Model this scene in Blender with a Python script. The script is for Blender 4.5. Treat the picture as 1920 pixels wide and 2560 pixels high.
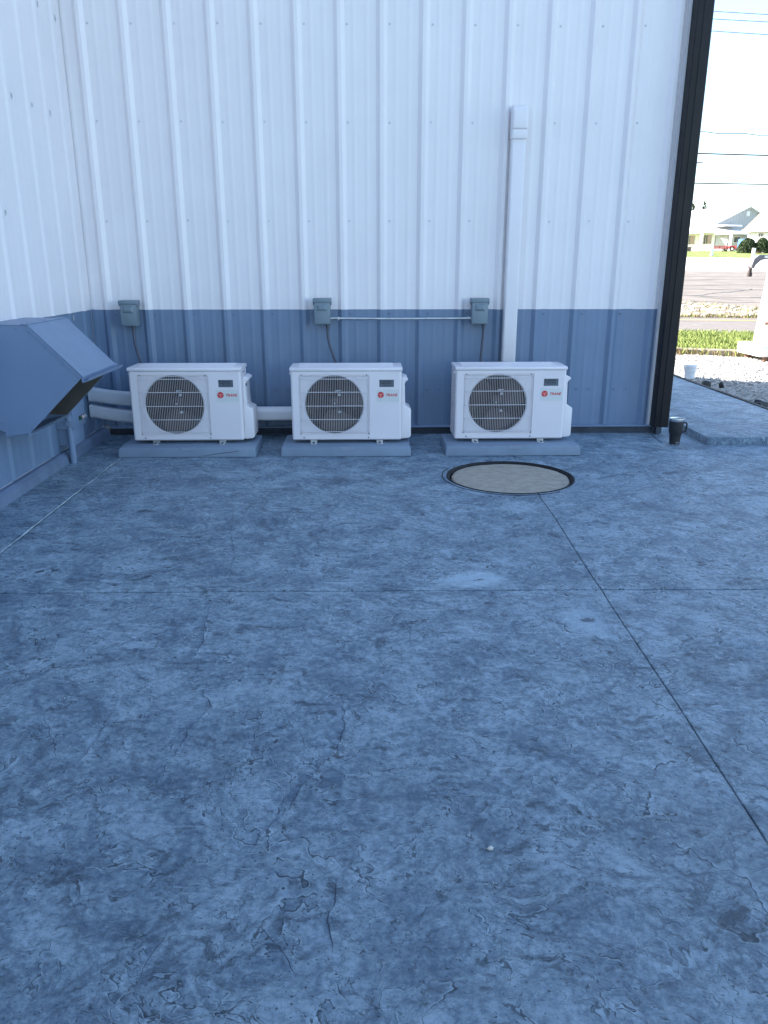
import bpy, bmesh, math, random
from mathutils import Vector, Matrix, noise as mnoise
R = math.radians
random.seed(7)
for o in list(bpy.data.objects): bpy.data.objects.remove(o)
S = bpy.context.scene
COL = S.collection

# ------------------------------------------------------------------ camera
cam = bpy.data.cameras.new('camera'); camo = bpy.data.objects.new('camera', cam); COL.objects.link(camo)
cam.sensor_fit = 'VERTICAL'; cam.sensor_height = 36; cam.lens = 36*1960/2560
cam.clip_start = 0.05; cam.clip_end = 5000
camo.location = (0, -6.35, 1.32); camo.rotation_euler = (R(90-17.47), 0, R(-1.25))
S.camera = camo
# ------------------------------------------------------------------ sky and sun
SUN_EL = 31.0
sdir = Vector((-0.95, 0.31, 0)).normalized()*math.cos(R(SUN_EL)); sdir.z = math.sin(R(SUN_EL))
W = bpy.data.worlds.new('World'); S.world = W; W.use_nodes = True
nt = W.node_tree; bg = nt.nodes['Background']
sky = nt.nodes.new('ShaderNodeTexSky'); sky.sky_type = 'NISHITA'; sky.sun_disc = False
sky.sun_elevation = R(SUN_EL); sky.sun_rotation = math.atan2(sdir.x, sdir.y)
sky.air_density = 1.0; sky.dust_density = 0.9; sky.ozone_density = 1.6
nt.links.new(sky.outputs[0], bg.inputs[0]); bg.inputs[1].default_value = 0.11
sun = bpy.data.lights.new('sun', 'SUN'); sun.energy = 5.0; sun.angle = R(0.5); sun.color = (1, 0.96, 0.90)
suno = bpy.data.objects.new('sun', sun); COL.objects.link(suno)
suno.rotation_euler = (-sdir).to_track_quat('-Z', 'Y').to_euler(); suno.location = (-20, 10, 30)
# ------------------------------------------------------------------ exposure
S.view_settings.view_transform = 'Standard'; S.view_settings.look = 'None'
S.view_settings.exposure = 2.2; S.view_settings.gamma = 1.0
S.view_settings.use_curve_mapping = False
S.render.engine = 'CYCLES'

# ================================================================== helpers
class MB:
    def __init__(s): s.v = []; s.f = []
    def add(s, vs, fs):
        n = len(s.v); s.v += [tuple(v) for v in vs]; s.f += [tuple(i+n for i in f) for f in fs]; return s
    def box(s, x0, x1, y0, y1, z0, z1):
        return s.add([(x0,y0,z0),(x1,y0,z0),(x1,y1,z0),(x0,y1,z0),(x0,y0,z1),(x1,y0,z1),(x1,y1,z1),(x0,y1,z1)],
                     [(0,3,2,1),(4,5,6,7),(0,1,5,4),(1,2,6,5),(2,3,7,6),(3,0,4,7)])
    def prism(s, poly, axis, a, b):
        """poly: list of 2D points; axis x -> (y,z), y -> (x,z), z -> (x,y)"""
        def P(p, t):
            return {'x': (t, p[0], p[1]), 'y': (p[0], t, p[1]), 'z': (p[0], p[1], t)}[axis]
        n = len(poly)
        vs = [P(p, a) for p in poly]+[P(p, b) for p in poly]
        fs = [tuple(range(n)), tuple(range(2*n-1, n-1, -1))]+[(i, n+i, n+(i+1) % n, (i+1) % n) for i in range(n)]
        return s.add(vs, fs)
    def tube(s, path, r, n=8, cap=True):
        path = [Vector(p) for p in path]; rings = []
        up = None
        for i, p in enumerate(path):
            d = (path[min(i+1, len(path)-1)]-path[max(i-1, 0)]).normalized()
            if up is None:
                up = Vector((0, 0, 1)) if abs(d.z) < .9 else Vector((1, 0, 0))
            a = d.cross(up).normalized(); b = a.cross(d).normalized(); up = b
            rr = r[i] if isinstance(r, (list, tuple)) else r
            rings.append([p+(a*math.cos(2*math.pi*k/n)+b*math.sin(2*math.pi*k/n))*rr for k in range(n)])
        vs = [v for g in rings for v in g]; fs = []
        for i in range(len(rings)-1):
            for k in range(n):
                fs.append((i*n+k, i*n+(k+1) % n, (i+1)*n+(k+1) % n, (i+1)*n+k))
        if cap: fs += [tuple(range(n-1, -1, -1)), tuple(range((len(rings)-1)*n, len(rings)*n))]
        return s.add(vs, fs)
    def lathe(s, prof, n=24, c=(0, 0, 0), axis='z'):
        vs = []; fs = []
        for r, h in prof:
            for k in range(n):
                a = 2*math.pi*k/n; x = r*math.cos(a); y = r*math.sin(a)
                vs.append({'z': (c[0]+x, c[1]+y, c[2]+h), 'y': (c[0]+x, c[1]+h, c[2]+y), 'x': (c[0]+h, c[1]+x, c[2]+y)}[axis])
        for i in range(len(prof)-1):
            for k in range(n):
                fs.append((i*n+k, i*n+(k+1) % n, (i+1)*n+(k+1) % n, (i+1)*n+k))
        return s.add(vs, fs)
    def build(s, name, mat, parent=None, bevel=0, seg=2, smooth=None, loc=None, rotz=0):
        me = bpy.data.meshes.new(name); me.from_pydata(s.v, [], s.f); me.validate()
        bm = bmesh.new(); bm.from_mesh(me)
        bmesh.ops.recalc_face_normals(bm, faces=bm.faces)
        if bevel:
            es = [e for e in bm.edges if len(e.link_faces) == 2 and e.calc_face_angle(0) > R(25)]
            bmesh.ops.bevel(bm, geom=es, offset=bevel, segments=seg, affect='EDGES', profile=.5, clamp_overlap=True)
        bm.to_mesh(me); bm.free()
        if smooth or bevel:
            for p in me.polygons: p.use_smooth = True
            me.set_sharp_from_angle(angle=R(smooth or 35))
        if mat: me.materials.append(mat)
        o = bpy.data.objects.new(name, me); COL.objects.link(o)
        if parent: o.parent = parent
        if loc: o.location = loc
        if rotz: o.rotation_euler = (0, 0, rotz)
        return o

def tag(o, label=None, cat=None, group=None, kind=None):
    if label: o['label'] = label
    if cat: o['category'] = cat
    if group: o['group'] = group
    if kind: o['kind'] = kind
    return o
def thing(name, label, cat, loc=(0, 0, 0), rotz=0, group=None):
    o = bpy.data.objects.new(name, None); COL.objects.link(o); o.location = loc; o.rotation_euler = (0, 0, rotz)
    o.empty_display_size = .1
    return tag(o, label, cat, group)
def text(name, body, mat, parent, size, loc, rot=(R(90), 0, 0), bold=0.0, shear=0.0, align='LEFT'):
    cu = bpy.data.curves.new(name, 'FONT'); cu.body = body; cu.size = size; cu.shear = shear; cu.offset = bold
    cu.align_x = align; cu.extrude = 0.0002; cu.resolution_u = 3
    tmp = bpy.data.objects.new('tmp', cu); COL.objects.link(tmp)
    me = bpy.data.meshes.new_from_object(tmp.evaluated_get(bpy.context.evaluated_depsgraph_get()))
    bpy.data.objects.remove(tmp); me.materials.clear(); me.materials.append(mat)
    o = bpy.data.objects.new(name, me); COL.objects.link(o); o.parent = parent; o.location = loc; o.rotation_euler = rot
    return o
def rock_data(rng, sub=1):
    bm = bmesh.new(); bmesh.ops.create_icosphere(bm, subdivisions=sub, radius=1)
    for v in bm.verts: v.co *= rng.uniform(.7, 1.2)
    vs = [tuple(v.co) for v in bm.verts]; fs = [tuple(v.index for v in f.verts) for f in bm.faces]; bm.free(); return vs, fs

# ------------------------------------------------------------------ materials
class NT:
    def __init__(s, name):
        s.m = bpy.data.materials.new(name); s.m.use_nodes = True; s.t = s.m.node_tree
        s.b = s.t.nodes['Principled BSDF']
        g = s.t.nodes.new('ShaderNodeNewGeometry'); s.pos = g.outputs['Position']
    def set(s, sock, v):
        if hasattr(v, 'is_linked') or isinstance(v, bpy.types.NodeSocket): s.t.links.new(v, sock)
        else: sock.default_value = v
    def math(s, op, a, b=0.0, c=0.0, clamp=False):
        n = s.t.nodes.new('ShaderNodeMath'); n.operation = op; n.use_clamp = clamp
        s.set(n.inputs[0], a); s.set(n.inputs[1], b); s.set(n.inputs[2], c); return n.outputs[0]
    def vmath(s, op, a, b):
        n = s.t.nodes.new('ShaderNodeVectorMath'); n.operation = op; s.set(n.inputs[0], a); s.set(n.inputs[1], b); return n.outputs[0]
    def noise(s, scale, detail=4, rough=.55, vec=None, dist=0.0, color=False, w=None):
        n = s.t.nodes.new('ShaderNodeTexNoise')
        if w is not None: n.noise_dimensions = '4D'; n.inputs['W'].default_value = w
        s.t.links.new(vec if vec is not None else s.pos, n.inputs['Vector'])
        n.inputs['Scale'].default_value = scale; n.inputs['Detail'].default_value = detail
        n.inputs['Roughness'].default_value = rough; n.inputs['Distortion'].default_value = dist
        return n.outputs[1 if color else 0]
    def ramp(s, fac, a, b):
        n = s.t.nodes.new('ShaderNodeMapRange'); n.interpolation_type = 'SMOOTHSTEP'
        s.set(n.inputs[0], fac); n.inputs[1].default_value = a; n.inputs[2].default_value = b; return n.outputs[0]
    def mix(s, fac, a, b):
        n = s.t.nodes.new('ShaderNodeMix'); n.data_type = 'RGBA'
        s.set(n.inputs[0], fac)
        for i, v in ((6, a), (7, b)):
            if isinstance(v, (tuple, list)): n.inputs[i].default_value = (*v[:3], 1)
            else: s.t.links.new(v, n.inputs[i])
        return n.outputs[2]
    def bump(s, h, dist, strength=1.0, normal=None):
        n = s.t.nodes.new('ShaderNodeBump'); n.inputs['Distance'].default_value = dist; n.inputs['Strength'].default_value = strength
        s.t.links.new(h, n.inputs['Height'])
        if normal is not None: s.t.links.new(normal, n.inputs['Normal'])
        return n.outputs[0]
    def scale(s, vec, sc):
        return s.vmath('MULTIPLY', vec, sc)
    def out(s, color, rough=.5, normal=None, metallic=0.0, spec=.5):
        if isinstance(color, tuple): s.b.inputs['Base Color'].default_value = (*color, 1)
        else: s.t.links.new(color, s.b.inputs['Base Color'])
        s.set(s.b.inputs['Roughness'], rough); s.b.inputs['Metallic'].default_value = metallic
        s.b.inputs['Specular IOR Level'].default_value = spec
        if normal is not None: s.t.links.new(normal, s.b.inputs['Normal'])
        return s.m
def mk(name, col, rough=.5, var=.12, scale=6.0, bump=0.0, bscale=80.0, metallic=0.0, spec=.5, dirt=0.0):
    n = NT(name)
    f = n.ramp(n.noise(scale, 5), .3, .7)
    c = n.mix(f, tuple(x*(1-var) for x in col), tuple(min(1, x*(1+var)) for x in col))
    if dirt:
        d = n.ramp(n.noise(scale*2.7, 7, .65, w=3.1), .52, .78)
        c = n.mix(n.math('MULTIPLY', d, dirt), c, tuple(x*.45 for x in col))
    nor = n.bump(n.noise(bscale, 4), bump) if bump else None
    rr = n.math('ADD', n.math('MULTIPLY', n.noise(scale*3, 3), .2), rough-.1)
    return n.out(c, rr, nor, metallic, spec)

def mat_concrete():
    n = NT('stamped_concrete')
    w1 = n.scale(n.vmath('SUBTRACT', n.noise(2.6, 5, .6, color=True), (.5, .5, .5)), (.26, .26, 0))
    w2 = n.scale(n.vmath('SUBTRACT', n.noise(17, 4, .65, color=True), (.5, .5, .5)), (.045, .045, 0))
    p = n.vmath('ADD', n.vmath('ADD', n.pos, w1), w2)
    pr = n.scale(p, (1.0, 1.35, 1.0))
    pl = n.vmath('ADD', n.pos, n.scale(w1, (.8, .8, 0)))
    def ledge(sc, k, w, m0, m1, width, det=3.0, rg=.5, deg=0, asp=2.0):
        """broken ledges of the slate skin: jagged contours of a noise field, shown only where a mask lets them"""
        vr = n.t.nodes.new('ShaderNodeVectorRotate'); vr.rotation_type = 'Z_AXIS'; vr.inputs['Angle'].default_value = R(deg); n.t.links.new(pl, vr.inputs['Vector'])
        f = n.math('SUBTRACT', n.noise(sc, det, rg, n.scale(vr.outputs[0], (1.0, asp, 1.0)), .1, w=w), .5)
        mask = n.ramp(n.noise(sc*1.6, 2, .5, p, w=w+5), m0, m1)
        wid = n.math('MAXIMUM', n.math('MULTIPLY', n.math('SUBTRACT', n.noise(sc*7, 2, .6, w=w+9), .30), width*4.5), width*.35)
        ln = n.math('MULTIPLY', n.math('MULTIPLY', n.math('GREATER_THAN', f, 0.0), n.math('LESS_THAN', f, wid)), mask)
        lip = n.math('MULTIPLY', n.math('MULTIPLY', n.math('LESS_THAN', f, 0.0), n.ramp(f, -width*2.2, 0.0)), mask)
        hgt = n.math('MULTIPLY', n.math('MULTIPLY', n.math('LESS_THAN', f, 0.0), n.ramp(f, -.05, 0.0)), mask)
        return hgt, ln, lip, mask
    f1, l1, p1, m1 = ledge(.9, 0, 0.3, .46, .54, .0028, 5, .56, deg=58, asp=1.5)
    f2, l2, p2, m2 = ledge(1.5, 0, 4.3, .46, .54, .0045, 5, .56, deg=-38, asp=1.6)
    f3, l3, p3, m3 = ledge(2.6, 0, 8.7, .46, .54, .0065, 4, .56, deg=12, asp=2.0)
    f4, l4, p4, m4 = ledge(4.8, 0, 2.7, .47, .55, .011, 4, .56, deg=66, asp=1.8)
    f5, l5, p5, m5 = ledge(8.0, 0, 13.7, .48, .56, .018, 3, .56, deg=5, asp=2.2)
    big = n.noise(.8, 3, .6, w=1.3); med = n.noise(5.0, 10, .74, p, .2); fine = n.noise(42, 6, .78)
    mott = n.math('ADD', n.math('ADD', n.math('MULTIPLY', big, .16), n.math('MULTIPLY', med, .70)), n.math('MULTIPLY', fine, .62))
    c = n.mix(n.ramp(mott, .58, .92), CD, CLt)
    # striations of the stamped slate grain, two slants
    def grain(deg, sc, k, w, lo, hi, ms):
        vr = n.t.nodes.new('ShaderNodeVectorRotate'); vr.rotation_type = 'Z_AXIS'; vr.inputs['Angle'].default_value = R(deg); n.t.links.new(p, vr.inputs['Vector'])
        v = n.scale(vr.outputs[0], (1.0, k, 1.0))
        return n.math('MULTIPLY', n.ramp(n.noise(sc, 6, .66, v, .2, w=w), lo, hi), n.ramp(n.noise(ms, 2, .5, w=w+3), .42, .58))
    g1 = grain(8, 6.5, 4.5, 1.1, .53, .63, 1.6); g2 = grain(58, 5.5, 4.0, 3.9, .53, .63, 1.5); g3 = grain(-40, 6., 4.0, 7.9, .53, .63, 1.3)
    for g_, a_ in ((g1, .62), (g2, .60), (g3, .55)):
        c = n.mix(n.math('MULTIPLY', g_, a_), c, tuple(x*.62 for x in CD))
    g4 = grain(14, 7.0, 4.0, 12.1, .54, .66, 1.7); g5 = grain(70, 7.0, 3.5, 15.1, .54, .66, 1.5)
    for g_, a_ in ((g4, .5), (g5, .45)):
        c = n.mix(n.math('MULTIPLY', g_, a_), c, tuple(x*1.28 for x in CLt))
    # pools of darker release colour
    ps = n.scale(p, (1.0, 1.7, 1.0))
    st = n.ramp(n.noise(1.5, 7, .66, ps, .3, w=6.6), .55, .72)
    c = n.mix(n.math('MULTIPLY', st, .62), c, tuple(x*.60 for x in CD))
    st2 = n.ramp(n.noise(4.6, 7, .68, ps, .3, w=2.2), .585, .65)
    c = n.mix(n.math('MULTIPLY', st2, .72), c, tuple(x*.45 for x in CD))
    st3 = n.ramp(n.noise(17, 5, .68, ps, .3, w=5.2), .58, .66)
    c = n.mix(n.math('MULTIPLY', st3, .62), c, tuple(x*.45 for x in CD))
    brk = n.ramp(n.noise(19, 3, .6), .36, .52)
    for l, a_ in ((l1, .8), (l2, .8), (l3, .75), (l4, .65), (l5, .5)):
        c = n.mix(n.math('MULTIPLY', n.math('MULTIPLY', l, a_), brk), c, tuple(x*.30 for x in CD))
    for l, a_ in ((p1, .4), (p2, .4), (p3, .35), (p4, .3)):
        c = n.mix(n.math('MULTIPLY', n.math('MULTIPLY', l, a_), brk), c, tuple(x*1.35 for x in CLt))
    pit = n.math('MULTIPLY', n.ramp(n.noise(110, 2, .5), .63, .70), n.ramp(n.noise(2.3, 4, .65, w=7.7), .42, .56))
    c = n.mix(n.math('MULTIPLY', pit, .8), c, tuple(x*.25 for x in CD))
    sep = n.t.nodes.new('ShaderNodeSeparateXYZ'); n.t.links.new(n.vmath('ADD', n.pos, n.vmath('ADD', n.scale(w1, (.7, .7, 0)), n.scale(w2, (3., 3., 0)))), sep.inputs[0])
    for cx, cy, rx, ry, am in ((.47, -3.17, .19, .12, .60), (.86, -3.58, .12, .12, .32)):
        dx = n.math('DIVIDE', n.math('SUBTRACT', sep.outputs[0], cx), rx); dy = n.math('DIVIDE', n.math('SUBTRACT', sep.outputs[1], cy), ry)
        d = n.math('SQRT', n.math('ADD', n.math('MULTIPLY', dx, dx), n.math('MULTIPLY', dy, dy)))
        c = n.mix(n.math('MULTIPLY', n.math('SUBTRACT', 1.0, n.ramp(d, .45, 1.15)), am), c, tuple(x*1.35 for x in CLt))
        c = n.mix(n.math('MULTIPLY', n.math('SUBTRACT', 1.0, n.ramp(d, .05, .20)), .75), c, tuple(x*.4 for x in CD))
    h = n.math('ADD', f1, n.math('MULTIPLY', f2, .9))
    h = n.math('ADD', h, n.math('ADD', n.math('MULTIPLY', f3, .7), n.math('MULTIPLY', f4, .45)))
    h2 = n.math('ADD', n.math('MULTIPLY', med, 5.0), n.math('MULTIPLY', fine, 1.5))
    nor = n.bump(h, .006, .9); nor = n.bump(h2, .008, 1.0, nor)
    rough = n.math('ADD', n.math('MULTIPLY', med, .22), .45)
    return n.out(c, rough, nor, 0, .42)

CD = (.108, .170, .246); CLt = (.415, .535, .630)
M = {}
M['white'] = mk('white_siding_paint', (.82, .785, .80), .40, .02, 2.0, dirt=.03)
M['blue'] = mk('blue_grey_siding_paint', (.158, .228, .340), .45, .05, 2.5, dirt=.10)
M['hood'] = mk('hood_grey_paint', (.178, .248, .370), .45, .04, 3, dirt=.05)
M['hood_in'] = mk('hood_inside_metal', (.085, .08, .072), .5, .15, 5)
M['curbp'] = mk('painted_curb', (.145, .195, .285), .6, .12, 9, .003, 60, dirt=.3)
M['found'] = mk('foundation_dark', (.055, .068, .095), .7, .25, 8, .003, 50, dirt=.4)
M['trim'] = mk('base_trim', (.20, .27, .38), .45, .05, 4)
M['wtrim'] = mk('white_trim', (.68, .66, .67), .4, .03, 4)
M['bronze'] = mk('dark_bronze_metal', (.0065, .0062, .009), .45, .2, 3, spec=.3)
M['ac'] = mk('unit_casing_white', (.76, .715, .735), .36, .02, 3)
M['ac2'] = mk('unit_plastic_white', (.76, .72, .735), .42, .02, 3)
M['wire'] = mk('guard_wire_white', (.74, .71, .73), .4, .03, 9)
M['dark'] = mk('fan_cavity_dark', (.030, .017, .016), .7, .2, 9)
M['fan'] = mk('fan_plastic_dark', (.050, .028, .026), .5, .2, 9)
M['motor'] = mk('motor_grey', (.42, .44, .46), .5, .2, 9)
M['coil'] = mk('coil_fins_dark', (.03, .034, .04), .45, .3, 40)
M['pad'] = mk('pad_grey', (.205, .268, .350), .62, .07, 6, .0012, 160, dirt=.15)
M['padtab'] = mk('pad_tab_grey', (.25, .31, .39), .6, .05, 6)
M['galv'] = mk('galvanised_steel', (.55, .57, .58), .32, .12, 12, metallic=.75)
M['screw'] = mk('screw_paint', (.13, .18, .27), .45, .1, 20)
M['elec'] = mk('switch_box_grey', (.178, .235, .275), .45, .05, 6, dirt=.05)
M['whip'] = mk('conduit_grey', (.075, .085, .115), .5, .1, 9)
M['cover'] = mk('line_cover_white', (.80, .77, .785), .4, .02, 3)
M['duct'] = mk('corrugated_white', (.56, .60, .66), .45, .04, 6)
M['black'] = mk('black_rubber', (.012, .012, .014), .55, .2, 14)
M['mugb'] = mk('mug_black_coat', (.016, .017, .021), .5, .15, 20, .0003, 900)
M['steel'] = mk('brushed_steel', (.62, .63, .64), .25, .06, 30, metallic=1.0)
M['lid'] = mk('clear_grey_lid', (.30, .33, .36), .2, .05, 9)
M['red'] = mk('logo_red', (.58, .03, .035), .4, .03, 9)
M['pink'] = mk('logo_pale_red', (.72, .20, .19), .4, .03, 9)
M['sticker'] = mk('sticker_white', (.66, .68, .67), .3, .01, 5)
M['plate'] = mk('plate_dark_grey', (.10, .125, .16), .35, .05, 9)
M['ink'] = mk('ink_black', (.008, .008, .012), .5, .05, 9)
M['greyink'] = mk('grey_mark', (.25, .26, .27), .4, .05, 9)
M['green'] = mk('button_green', (.01, .08, .03), .3, .05, 9)
M['pinkb'] = mk('button_pink', (.62, .42, .42), .3, .05, 9)
M['clear'] = mk('button_pale', (.30, .36, .42), .3, .05, 9)
M['lidc'] = mk('lid_tan_concrete', (.385, .340, .280), .9, .12, 18, .006, 110, dirt=.4)
M['ring'] = mk('black_iron_ring', (.011, .011, .014), .75, .3, 14, .002, 60)
M['jointd'] = mk('joint_dark', (.020, .024, .033), .8, .3, 14)
M['conc'] = mat_concrete()
M['bucket'] = mk('pail_white', (.72, .73, .75), .4, .02, 5)
M['timber'] = mk('old_timber', (.20, .17, .13), .8, .3, 7, .01, 25)
M['asphalt'] = mk('asphalt_road', (.158, .134, .118), .85, .10, 3, .004, 120)
M['lot'] = mk('asphalt_lot', (.168, .141, .118), .88, .16, .8, .004, 90, dirt=.25)
M['tar'] = mk('tar_shadow_streak', (.050, .045, .042), .6, .2, 5)
M['yellow'] = mk('yellow_line_paint', (.62, .46, .13), .7, .1, 6)
M['crete'] = mk('pale_concrete_road', (.50, .48, .44), .85, .1, .7)
M['turf'] = mk('turf_soil', (.11, .14, .035), .95, .25, 2.0, .02, 12)
M['lawn'] = mk('lawn_far', (.185, .225, .055), .95, .18, .6, .03, 9)
M['gravelb'] = mk('gravel_bed', (.36, .34, .31), .95, .25, 14, .02, 45)
M['dirt'] = mk('bare_soil', (.20, .165, .115), .95, .3, 4, .02, 20)
def mat_stone(name, a, b):
    n = NT(name); o = n.t.nodes.new('ShaderNodeNewGeometry')
    c = n.mix(o.outputs['Random Per Island'], a, b); return n.out(c, .9)
M['stone'] = mat_stone('gravel_stones', (.20, .19, .18), (.52, .50, .46))
M['stone2'] = mat_stone('verge_rocks', (.16, .13, .10), (.56, .50, .42))
M['grass'] = mat_stone('grass_blades', (.110, .160, .030), (.260, .290, .085))
M['straw'] = mat_stone('dry_weeds', (.24, .15, .07), (.40, .33, .18))
M['leaf'] = mat_stone('hedge_leaves', (.018, .036, .012), (.060, .085, .028))
M['conifer'] = mat_stone('conifer_needles', (.03, .04, .02), (.08, .085, .05))
M['bark'] = mk('bark', (.09, .065, .045), .9, .3, 6)
M['hwhite'] = mk('house_white_paint', (.78, .77, .76), .6, .04, .5)
M['hgrey'] = mk('house_gable_shaded', (.42, .42, .43), .6, .04, .5)  # greyer than the house white: the gable side's shade is in this colour
M['hroofw'] = mk('white_metal_roof', (.72, .72, .72), .4, .04, .5)
M['hrooft'] = mk('tan_shingles', (.30, .20, .155), .85, .12, 2)
M['glass'] = mk('window_glass', (.04, .05, .06), .1, .1, 1)
M['redp'] = mk('trailer_red', (.45, .012, .02), .4, .08, 3)
M['carb'] = mk('car_blue', (.10, .22, .42), .25, .05, 2)
M['tyre'] = mk('tyre_black', (.02, .02, .02), .8, .1, 5)
M['rim'] = mk('rim_white', (.7, .7, .7), .4, .05, 5)
M['gplate'] = mk('grey_steel_paint', (.13, .125, .135), .5, .1, 3)
M['postw'] = mk('post_white', (.76, .75, .72), .6, .05, 3)
M['truckw'] = mk('cabinet_white', (.78, .76, .74), .4, .03, 2)
M['rust'] = mk('rusty_brown', (.14, .075, .045), .8, .25, 8)
M['cable'] = mk('cable_black', (.03, .03, .035), .6, .1, 5)
M['pole'] = mk('pole_wood', (.12, .09, .065), .9, .2, 3)

# ================================================================== terrain and roads
def zf(y):
    P = [(-4000, -.12), (20, -.12), (27, -.14), (59, .9), (74, 2.06), (99, 3.08), (130, 3.3), (300, 3.0), (6000, 3.0)]
    for (a, za), (b, zb) in zip(P, P[1:]):
        if y <= b: return za+(zb-za)*(y-a)/(b-a)
    return 3.0
def sheet(name, mat, xs, yfn, off, parent=None, thick=None):
    """xs: list of x; yfn(x) -> list of y; follows the terrain at height off"""
    mb = MB(); cols = [yfn(x) for x in xs]; m = len(cols[0])
    vs = [(x, y, zf(y)+off) for x, c in zip(xs, cols) for y in c]
    fs = [(i*m+j, (i+1)*m+j, (i+1)*m+j+1, i*m+j+1) for i in range(len(xs)-1) for j in range(m-1)]
    mb.add(vs, fs); o = mb.build(name, mat, parent)
    if not parent: o['kind'] = 'structure'
    return o
def lin(a, b, n): return [a+(b-a)*i/(n-1) for i in range(n)]
YS = [-3000, -300, -60, 0, 20, 27, 35, 43, 51, 59, 66, 74, 82, 90, 99, 110, 130, 180, 300, 800, 4000]
sheet('ground', M['turf'], [-4000, -400, -60, -20, 0, 20, 40, 60, 100, 400, 4000], lambda x: YS, -.03)
def gz(x, y): return mnoise.noise(Vector((x*.9, y*.9, 3)))*.025
mb = MB(); xs = lin(-9, 26, 90); ysn = 46
vs = []
for x in xs:
    yb = 6.95-.36*(x-5.2)
    yb = max(-14, yb)
    for y in lin(-15, yb, ysn): vs.append((x, y, -.105+gz(x, y)))
mb.add(vs, [(i*ysn+j, (i+1)*ysn+j, (i+1)*ysn+j+1, i*ysn+j+1) for i in range(len(xs)-1) for j in range(ysn-1)])
tag(mb.build('gravel_yard', M['gravelb'], smooth=60), kind='structure')
road0 = lambda x: 11.75-.30*(x-7.0)
road1 = lambda x: 16.75-.20*(x-9.0)
rx = lin(-40, 60, 41)
sheet('road', M['asphalt'], rx, lambda x: lin(road0(x), road1(x), 4), .004)
road = bpy.data.objects['road']
ly = lambda x: 15.75-.22*(x-8.5)
sheet('centre_line', M['yellow'], rx, lambda x: [ly(x)-.09, ly(x)+.09], .009, road)
# parking lot, with the verge running up beside it
def lot0(x):
    if x < 12.6: return 28.0
    if x < 13.4: return 28.0-(x-12.6)/.8*8.0
    return 20.0-.1*(x-13.4)
lx = sorted(lin(-30, 70, 60)+[12.6, 12.8, 13.0, 13.2, 13.4])
sheet('parking_lot', M['lot'], lx, lambda x: lin(lot0(x), 59-.12*(x-22), 18), .006)
lot = bpy.data.objects['parking_lot']
sheet('concrete_road', M['crete'], lin(-40, 120, 30), lambda x: lin(59.1-.12*(x-22), 74.5-.30*(x-32), 8), .008)
sheet('verge', M['dirt'], sorted(lin(-30, 70, 60)+[12.6, 12.8, 13.0, 13.2, 13.4]), lambda x: lin(road1(x)+.02, max(road1(x)+.05, lot0(x)-.02), 6), .002)
sheet('lawn', M['lawn'], lin(-60, 140, 60), lambda x: lin(74.6-.30*(x-32), 125, 16), .006)
# tar and shadow streaks crossing the lot, painted as flat dark strips
rng = random.Random(5)
for (x0, y0, x1, y1) in ((13, 31, 19, 29.2), (14, 36.5, 23, 34.6), (17, 38, 30, 40.5), (15, 44, 26, 45), (21, 49.5, 32, 47.5), (13.5, 27.5, 18, 24), (15, 30.5, 20, 35.5), (14.5, 33, 16.0, 26.5)):
    mb = MB(); n = 22; pts = []
    for i in range(n):
        t = i/(n-1); x = x0+(x1-x0)*t; y = y0+(y1-y0)*t+.9*mnoise.noise(Vector((t*2.5, y0, 3)))+rng.uniform(-.1, .1)
        w = rng.uniform(.04, .12)*(1+2.2*max(0, mnoise.noise(Vector((t*3, x0, 9))))); pts.append((x, y, w))
    vs = []
    for x, y, w in pts: vs += [(x, y-w, zf(y-w)+.011), (x, y+w, zf(y+w)+.011)]
    mb.add(vs, [(2*i, 2*i+2, 2*i+3, 2*i+1) for i in range(n-1)]); mb.build('tar_shadow_streak', M['tar'], lot)
sheet('grass_island', M['lawn'], lin(8, 21.5, 6), lambda x: [57.5, 59.2], .10)
mb = MB(); mb.box(8, 22, 57.3, 57.5, zf(57.3)-.05, zf(57.4)+.12); mb.build('island_kerb', M['tar'], lot)

# ================================================================== concrete patio (slabs around the saw cuts)
CX, CY, CR = .933, -1.40, .415          # the round lid let into the patio
patio = bpy.data.objects.new('patio', None); COL.objects.link(patio); patio['kind'] = 'structure'
def arc(a0, a1, n=40, r=CR): return [(CX+r*math.cos(a0+(a1-a0)*i/n), CY+r*math.sin(a0+(a1-a0)*i/n)) for i in range(n+1)]
def wob(p, q, amp=.004, step=.12, seed=0):
    """points from p to q (q left out) wandering a little, so a cut is not ruler straight"""
    d = Vector((q[0]-p[0], q[1]-p[1])); L = d.length; k = max(1, int(L/step)); nrm = Vector((-d.y, d.x))/L; out = []
    if nrm.x+.5*nrm.y < 0: nrm = -nrm
    for i in range(k):
        t = i/k; x = p[0]+d.x*t; y = p[1]+d.y*t
        a = amp*mnoise.noise(Vector((x*2.3, y*2.3, 1.7)))*2 if i else 0
        out.append((x+nrm.x*a, y+nrm.y*a))
    return out
def slab(poly, z1=0.0, z0=-.11, mat='conc', bevel=.002, name='concrete_slab'):
    mb = MB(); mb.prism(poly, 'z', z0, z1)
    return mb.build(name, M[mat], patio, bevel=bevel, seg=1, smooth=40)
gh = .0048; g = .0022; XA, XB = -1.775, 2.62
jy = -.41
def jx(y): return .955+(y+4.8)*.0265         # saw cut that runs out from the lid
hy = lambda x: -3.262-.02*(x-.2) if x > .2 else -3.262
# where the cut meets the ring
def ring_hit(sign, dx):
    y = CY+sign*CR
    for _ in range(30):
        x = jx(y)+dx; y = CY+sign*math.sqrt(CR*CR-(x-CX)**2)
    return (x, y)
tL, tR = ring_hit(1, -g), ring_hit(1, g); bL, bR = ring_hit(-1, -g), ring_hit(-1, g)
ang = lambda p: math.atan2(p[1]-CY, p[0]-CX)
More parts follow.
